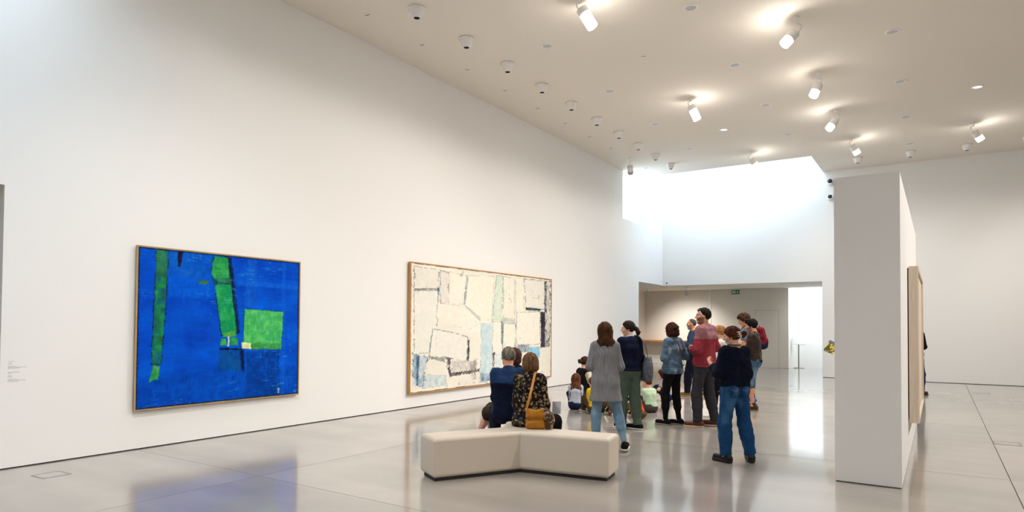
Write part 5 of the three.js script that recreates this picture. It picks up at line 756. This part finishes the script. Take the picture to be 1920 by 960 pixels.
  // blond woman in white
  person({ label: 'fair-haired woman in white top, half hidden behind the woman in navy', h: 1.60, sex: 'f', pos: [-3.04, -11.0], face: 58, skin: SK.pink, hair: 0x8a5a34, hairStyle: { ...hairCuts.bun, tint: 0xb08050 }, look: [14, 8], armL: ARM.hold, armR: ARM.hold, legL: { at: [0.08, 0.12], yaw: 8 }, legR: { at: [0.08, -0.06], yaw: 4 }, legs: { colour: cloth(0x15151a), e: 0.005, knee: 0.056, hem: 0.036, end: 0.93 }, shoes: { colour: cloth(0xd8d4cc), sole: 0xece8e0 }, tops: [{ name: 'top', e: 0.016, hem: 0.06, colour: cloth(0xd4d2ce, 0.1), sleeve: 0.8 }] });
  // front woman in navy
  const W = person({ label: 'woman with clipped-up auburn hair, navy sweater and blue jeans, nearest standing figure', h: 1.585, sex: 'f', pos: [-1.96, -7.68], face: 16, skin: SK.fair, hair: 0x3c1c12, hairStyle: { ...hairCuts.bun, tint: 0x5a2c1a }, look: [46, 12], armL: { hand: [0.05, -0.17, 0.24], pole: [0.35, -1, -0.4], palm: [-0.6, 0.2, -0.6], grip: 1 }, armR: { hand: [-0.10, -0.27, 0.19], pole: [0.12, -1, -0.3], palm: [-0.6, 0.2, -0.6], grip: 1 },
    hip: [0.02, 0], legL: { at: [0.12, 0.02], yaw: 20 }, legR: { at: [0.17, -0.04], yaw: 24 }, legs: { colour: jeans(0x1a416a, 0x4c7ca6, 0.45), e: 0.014, knee: 0.066, hem: 0.064, end: 0.985, rise: 0.14, fold: 0.010 }, shoes: { colour: cloth(0x0e0d0e), sole: 0x131212, thick: 0.042, high: 0.05 },
    tops: [{ name: 'sweater', e: 0.022, hem: 0.0, hr: 0.10, hw: 0.078, sleeve: 0.86, elbow: 0.05, cuff: 0.04, colour: cloth(0x0a0f22, 0.25), neck: -0.02, scoop: 0.095, fold: 0.013 }] });
  { const F = new Field(0.004); for (const sg of [-1, 1]) for (let k = 0; k < 3; k++) F.cone([0.075 - k * 0.004, 0.03 - k * 0.026, -0.112 - 0.004 * k], [0.072 - k * 0.004, 0.046 - k * 0.026 - 0.01, -0.112 + sg * 0.022], 0.0055); F.cone([0.078, 0.042, -0.108], [0.066, -0.036, -0.125], 0.0065); const g = dye(F.mesh(0.003), cloth(0xd8cdb8, 0.15)); g.applyMatrix4(W.HM); g.computeVertexNormals(); part('hair_clip', g, leatherMat, W.root); }
  { const n = W.N, r = 0.078; part('lanyard', strap([0, 1, 2, 3, 4, 5, 6, 7, 8].map((i) => { const a = Math.PI * (0.08 + 1.84 * i / 8); return v3.at(n, [W.tl, Math.sin(a) * -r * 1.0], [W.tf, Math.cos(a) * r + 0.012], [W.tu, 0.012 - 0.05 * smooth(-0.2, 1, Math.cos(a))]); }), [0, 1, 2, 3, 4, 5, 6, 7, 8].map((i) => { const a = Math.PI * (0.08 + 1.84 * i / 8); return v3.at([0, 0, 0], [W.tl, -Math.sin(a)], [W.tf, Math.cos(a)], [W.tu, 0.5]); }), 0.014, 0.004, 40), std([0.015, 0.015, 0.018], 0.7), W.root); }
  // leather jacket and shorts
  person({ label: 'dark-haired bearded man in brown leather jacket and denim shorts', h: 1.73, sex: 'm', pos: [-2.93, -12.74], face: 56, skin: SK.tan, hair: 0x120e0d, beard: 0x1c1512, hairStyle: hairCuts.quiff, look: [10, 12], armL: { hand: [-0.06, -0.28, 0.27], pole: [0.5, -0.9, -0.4], palm: [-0.5, 0, -0.6], grip: 1 }, armR: ARM.crossLow, legL: { at: [0.10, -0.02], yaw: 14 }, legR: { at: [0.12, 0.16], yaw: 6 },
    legs: { name: 'shorts', colour: denim(0x34506a, 0x86a0b4, 0.45), e: 0.022, knee: 0.068, hem: 0.06, end: 0.56, cuff: denim(0x6c8498, 0x9fb6c8, 0.3), fold: 0.010 }, shoes: { colour: cloth(0x3c2a1c, 0.3), sole: 0x5a4630, high: 0.055, laces: 0x1c140e }, tops: [{ name: 'leather_jacket', e: 0.022, hem: 0.03, hr: 0.098, colour: cloth(0x2c1f18, 0.35), mat: mat(0.5, { specularIntensity: 0.35 }), band: cloth(0x140f0c), collar: cloth(0x251a14), neck: 0.01, fold: 0.013 }] });
  // backpack man
  const B = person({ label: 'curly-haired tall man in grey shirt with a red backpack, leaning forward', h: 1.88, sex: 'm', pos: [-3.21, -13.92], face: 58, lean: 9, bend: 0.6, skin: SK.tan, hair: 0x2c1c14, hairStyle: { ...hairCuts.curly, tint: 0x4a3020 }, look: [8, 16], armL: ARM.hold, armR: ARM.hold, legL: { at: [0.11, 0.0], yaw: 14 }, legR: { at: [0.11, 0.12], yaw: 6 }, legs: { colour: cloth(0x121317), e: 0.014, hem: 0.052 }, shoes: { colour: cloth(0x2456b4), sole: 0xe8e8ea, laces: 0xe8e8ea }, tops: [{ name: 'shirt', e: 0.018, hem: 0.07, colour: cloth(0x5a6478, 0.25), sleeve: 0.4, puff: 0.01 }] });
  { const o = carried('backpack', 'dark red and navy backpack on the back of the curly-haired man', 'backpack', B), c = v3.at(B.chest, [B.tf, -0.215], [B.tu, -0.07]), red = hex(0x600f1d), nav = hex(0x161a36), F = new Field(0.05), hw = 0.095;
    for (const k of [-0.17, 0, 0.14]) F.cone(v3.at(c, [B.tu, k], [B.tl, -hw]), v3.at(c, [B.tu, k], [B.tl, hw]), 0.085 - (k > 0.1 ? 0.012 : 0), undefined, { k: 0.09 }); F.ell(v3.at(c, [B.tf, -0.06], [B.tu, -0.1]), [0.12, 0.09, 0.06], { k: 0.03 }); F.disp = (x, y, z) => 0.006 * (noise3(x * 18, y * 18, z * 18) - 0.5); part('pack_body', dye(F.mesh(0.009), (x, y, z) => { const d = v3.sub([x, y, z], c), t = v3.dot(d, B.tu), n = 0.85 + 0.3 * noise3(x * 90, y * 90, z * 90), q = t < -0.14 || v3.dot(d, B.tf) > 0.035 ? nav : red; return q.map((w) => w * n); }), clothMat, o);
    for (const [sd, sg] of [['L', 1], ['R', -1]]) part('shoulder_strap', strap([v3.at(c, [B.tu, 0.16], [B.tl, sg * 0.09], [B.tf, 0.06]), v3.at(B['sh' + sd], [B.tl, -sg * 0.06], [B.tu, 0.088], [B.tf, -0.02]), v3.at(B['sh' + sd], [B.tl, -sg * 0.05], [B.tu, 0.02], [B.tf, 0.115]), v3.at(B.chest, [B.tl, sg * 0.16], [B.tf, 0.13], [B.tu, -0.03]), v3.at(B.waist, [B.tl, sg * 0.19], [B.tf, 0.0], [B.tu, 0.05]), v3.at(c, [B.tu, -0.17], [B.tl, sg * 0.12], [B.tf, 0.06])], [v3.mul(B.tf, -1), B.tu, v3.add(B.tf, B.tu), v3.at([0, 0, 0], [B.tf, 1], [B.tl, sg * 0.7]), v3.mul(B.tl, sg), v3.mul(B.tl, sg)], 0.05, 0.008, 40), std(hex(0x1a1c2c), 0.8), o);
    part('top_loop', tubeOf([v3.at(c, [B.tu, 0.2], [B.tl, -0.04]), v3.at(c, [B.tu, 0.245]), v3.at(c, [B.tu, 0.2], [B.tl, 0.04])], 0.006, 12, 6), std(hex(0x1a1c2c), 0.8), o); }
  // behind the wooden panel, and behind the partition
  person({ label: 'person in black top, blue jeans and brown shoes, mostly hidden behind the wooden panel', h: 1.76, sex: 'm', pos: [-0.48, -17.88], face: -66, skin: SK.tan, hair: 0x2a1c14, hairStyle: hairCuts.short, look: [0, 6], armL: ARM.cross, armR: ARM.crossLow, legL: { at: [0.1, 0.04], yaw: 10 }, legR: { at: [0.1, 0.06], yaw: 10 }, legs: { colour: denim(0x22344e, 0x52708e, 0.3), e: 0.02, knee: 0.07, hem: 0.06 }, shoes: { colour: cloth(0x5c2e16), sole: 0x3a2414 }, tops: [{ name: 'sweater', e: 0.024, hem: 0.06, colour: black }] });
  const H = person({ label: 'visitor hidden behind the partition, holding out a printed leaflet', h: 1.7, sex: 'f', pos: [-1.30, -13.5], face: 84, skin: SK.fair, hair: 0x3a2418, hairStyle: hairCuts.bob, look: [0, 15], armL: { hand: [-0.04, -0.24, 0.30], pole: [0.3, -1, -0.2], palm: [-0.6, 0.3, -0.2], grip: 1 }, armR: { hand: [-0.04, -0.24, 0.30], pole: [0.3, -1, -0.2], palm: [-0.6, 0.3, -0.2], grip: 1 }, legL: { at: [0.1, 0.04] }, legR: { at: [0.1, -0.04] }, legs: { colour: cloth(0x20222a) }, shoes: { colour: black }, tops: [{ name: 'sweater', e: 0.02, hem: 0.06, colour: cloth(0x4a4e58) }] });
  { const o = carried('leaflet', 'printed leaflet with yellow and dark picture poking out beside the partition', 'leaflet', H), q = v3.at(v3.mix(H.handL, H.handR, 0.5), [H.tf, 0.06], [H.tu, 0.05]); const map = paint(128, 128, (u, v) => { const n = fbm(u * 9, v * 9, 611, 3), e = fbm(u * 22, v * 22, 613, 2); return v < 0.22 ? [0.35, 0.38, 0.55] : n > 0.55 ? [0.85, 0.78, 0.12] : e > 0.55 ? [0.12, 0.12, 0.14] : [0.3, 0.33, 0.2]; });
    const m = part('print', bx(-0.085, 0.085, -0.115, 0.115, -0.002, 0.002), std(0xffffff, 0.5, { map }), o); m.position.set(...q); m.rotation.set(-0.3, 1.25, -0.5, 'YXZ'); }
}
// ---- the group sitting on the floor ----
{
  const sit = () => ({ legL: { at: [0.07, 0.36, 0.055], yaw: 5, pole: [0.3, 1, 0.2] }, legR: { at: [0.07, 0.38, 0.055], yaw: 5, pole: [0.3, 1, 0.2] } }), kneesUp = { legL: { at: [0.09, 0.36, 0.05], yaw: 5, pole: [0.15, 1, 0.3] }, legR: { at: [0.09, 0.38, 0.05], yaw: 5, pole: [0.15, 1, 0.3] } };
  const kid = (o) => person({ sex: 'f', child: true, s: 0.66, hs: 0.84, hipY: 0.105, lean: 7, bend: 0.6, skin: SK.pink, armL: ARM.lap, armR: ARM.lap, group: 'children sitting on the floor', ...o });
  kid({ label: 'girl with long brown hair and pale grey top sitting on the floor', pos: [-5.66, -10.78], face: -8, ...sit(), s: 0.68, hair: 0x4c2c1a, hairStyle: { ...hairCuts.long, tint: 0x6a4028, shape: (F) => { hairCuts.long.shape(F); for (let k = 0; k < 8; k++) { const x = -0.09 + k * 0.026; F.cone([x, -0.2, -0.10], [x * 1.3, -0.37 - 0.05 * hash3(k, 3, 9), -0.12], 0.036, 0.012, { k: 0.03 }); } } }, legs: { colour: cloth(0x1c2440), e: 0.012 }, shoes: { colour: cloth(0x8a7a66) }, tops: [{ name: 'shirt', e: 0.014, hem: 0.0, colour: cloth(0xaeb3c2, 0.12), sleeve: 0.95, fold: 0.006 }] });
  person({ label: 'guide in black vest over a pale blouse kneeling on the floor beside the girl', sex: 'f', h: 1.6, pos: [-5.74, -11.24], face: -62, hipY: 0.26, lean: 0, bend: 0.2, skin: SK.fair, hair: 0x3c2216, hairStyle: hairCuts.bun, look: [0, 14], armL: { hand: [-0.02, -0.22, 0.26], pole: [0.3, -1, -0.1], palm: [-0.6, 0, -0.4], grip: 1 }, armR: { hand: [-0.02, -0.2, 0.3], pole: [0.4, -1, -0.1], palm: [-0.6, 0, -0.4], grip: 1 }, legL: { at: [0.12, -0.14, 0.06], yaw: 0, pole: [0.2, 0, 1] }, legR: { at: [0.12, -0.14, 0.06], yaw: 0, pole: [0.2, 0, 1] }, legs: { colour: cloth(0x16161c), e: 0.012 }, tops: [{ name: 'blouse', e: 0.008, hem: 0.02, colour: cloth(0xc8bca6, 0.3, 90), sleeve: 0.9 }, { name: 'vest', e: 0.020, hem: 0.03, colour: black, sleeve: 0, neck: -0.02, neckTilt: 0.8 }] });
  kid({ label: 'child in bright yellow shirt sitting on the floor behind the grey cardigan', pos: [-5.08, -10.42], face: 18, ...sit(), hair: 0x6a4428, hairStyle: hairCuts.short, look: [-10, 10], legs: { colour: cloth(0x4a3c2a), e: 0.014 }, shoes: { colour: cloth(0x3a2e24) }, tops: [{ name: 't_shirt', e: 0.02, hem: 0.02, colour: cloth(0xe0b400, 0.12), sleeve: 0.4, fold: 0.008 }] });
  const pat = (x, y, z) => { const n = noise3(x * 26, y * 26, z * 26), m = noise3(x * 26 + 9, y * 26, z * 26 + 4); return n > 0.58 ? hex(0x1c8c94) : m > 0.58 ? hex(0xb02838) : hex(0x14202e); };
  kid({ label: 'child in teal and red patterned shirt sitting behind the woman in green trousers', pos: [-4.66, -10.44], face: 30, ...sit(), s: 0.6, lean: 22, bend: 1, hair: 0x4a3020, hairStyle: hairCuts.short, look: [10, 22], legs: { colour: cloth(0x5a4a38), e: 0.012 }, shoes: { colour: cloth(0x4a3c2c) }, tops: [{ name: 'shirt', e: 0.016, hem: 0.01, colour: pat, sleeve: 0.4 }] });
  kid({ label: 'child in orange and black shirt glimpsed between green trouser legs', pos: [-4.21, -10.32], face: 24, ...sit(), s: 0.56, lean: 18, bend: 1, hair: 0x2c1c14, hairStyle: hairCuts.short, look: [10, 22], legs: { colour: cloth(0x6a5238), e: 0.012 }, shoes: { colour: cloth(0x4a3c2c) }, tops: [{ name: 'shirt', e: 0.016, hem: 0.01, colour: (x, y, z) => (Math.abs(x) < 0.05 ? hex(0xd2501c) : hex(0x17151a)), sleeve: 0.4 }] });
  kid({ label: 'boy in mint green T-shirt and grey shorts sitting on the floor', pos: [-4.36, -11.2], face: 22, ...sit(), s: 0.62, sex: 'm', look: [26, 8], hair: 0x4a2c18, hairStyle: { ...hairCuts.short, tint: 0x6a4426 }, legs: { name: 'shorts', colour: cloth(0x4a4642, 0.3), e: 0.016, end: 0.48 }, shoes: { colour: cloth(0x3c3a38) }, tops: [{ name: 't_shirt', e: 0.018, hem: 0.015, colour: cloth(0xb8d2b2, 0.1), sleeve: 0.42, fold: 0.008 }] });
  kid({ label: 'child in grey and navy clothes with knees drawn up, beside the denim jacket woman', pos: [-4.74, -13.1], face: 62, ...kneesUp, s: 0.68, look: [16, 4], armL: { hand: [-0.05, -0.2, 0.3], pole: [0.6, -0.5, 0] }, armR: { hand: [-0.05, -0.2, 0.3], pole: [0.6, -0.5, 0] }, hair: 0x3a2418, hairStyle: hairCuts.bob, legs: { colour: cloth(0x161c34), e: 0.014 }, shoes: { colour: cloth(0x8a8474, 0.6, 40), sole: 0xd8ccae }, tops: [{ name: 'shirt', e: 0.016, hem: 0.0, colour: cloth(0x8c8c90, 0.15), sleeve: 0.4 }] });
}
renderer.render(scene, camera);
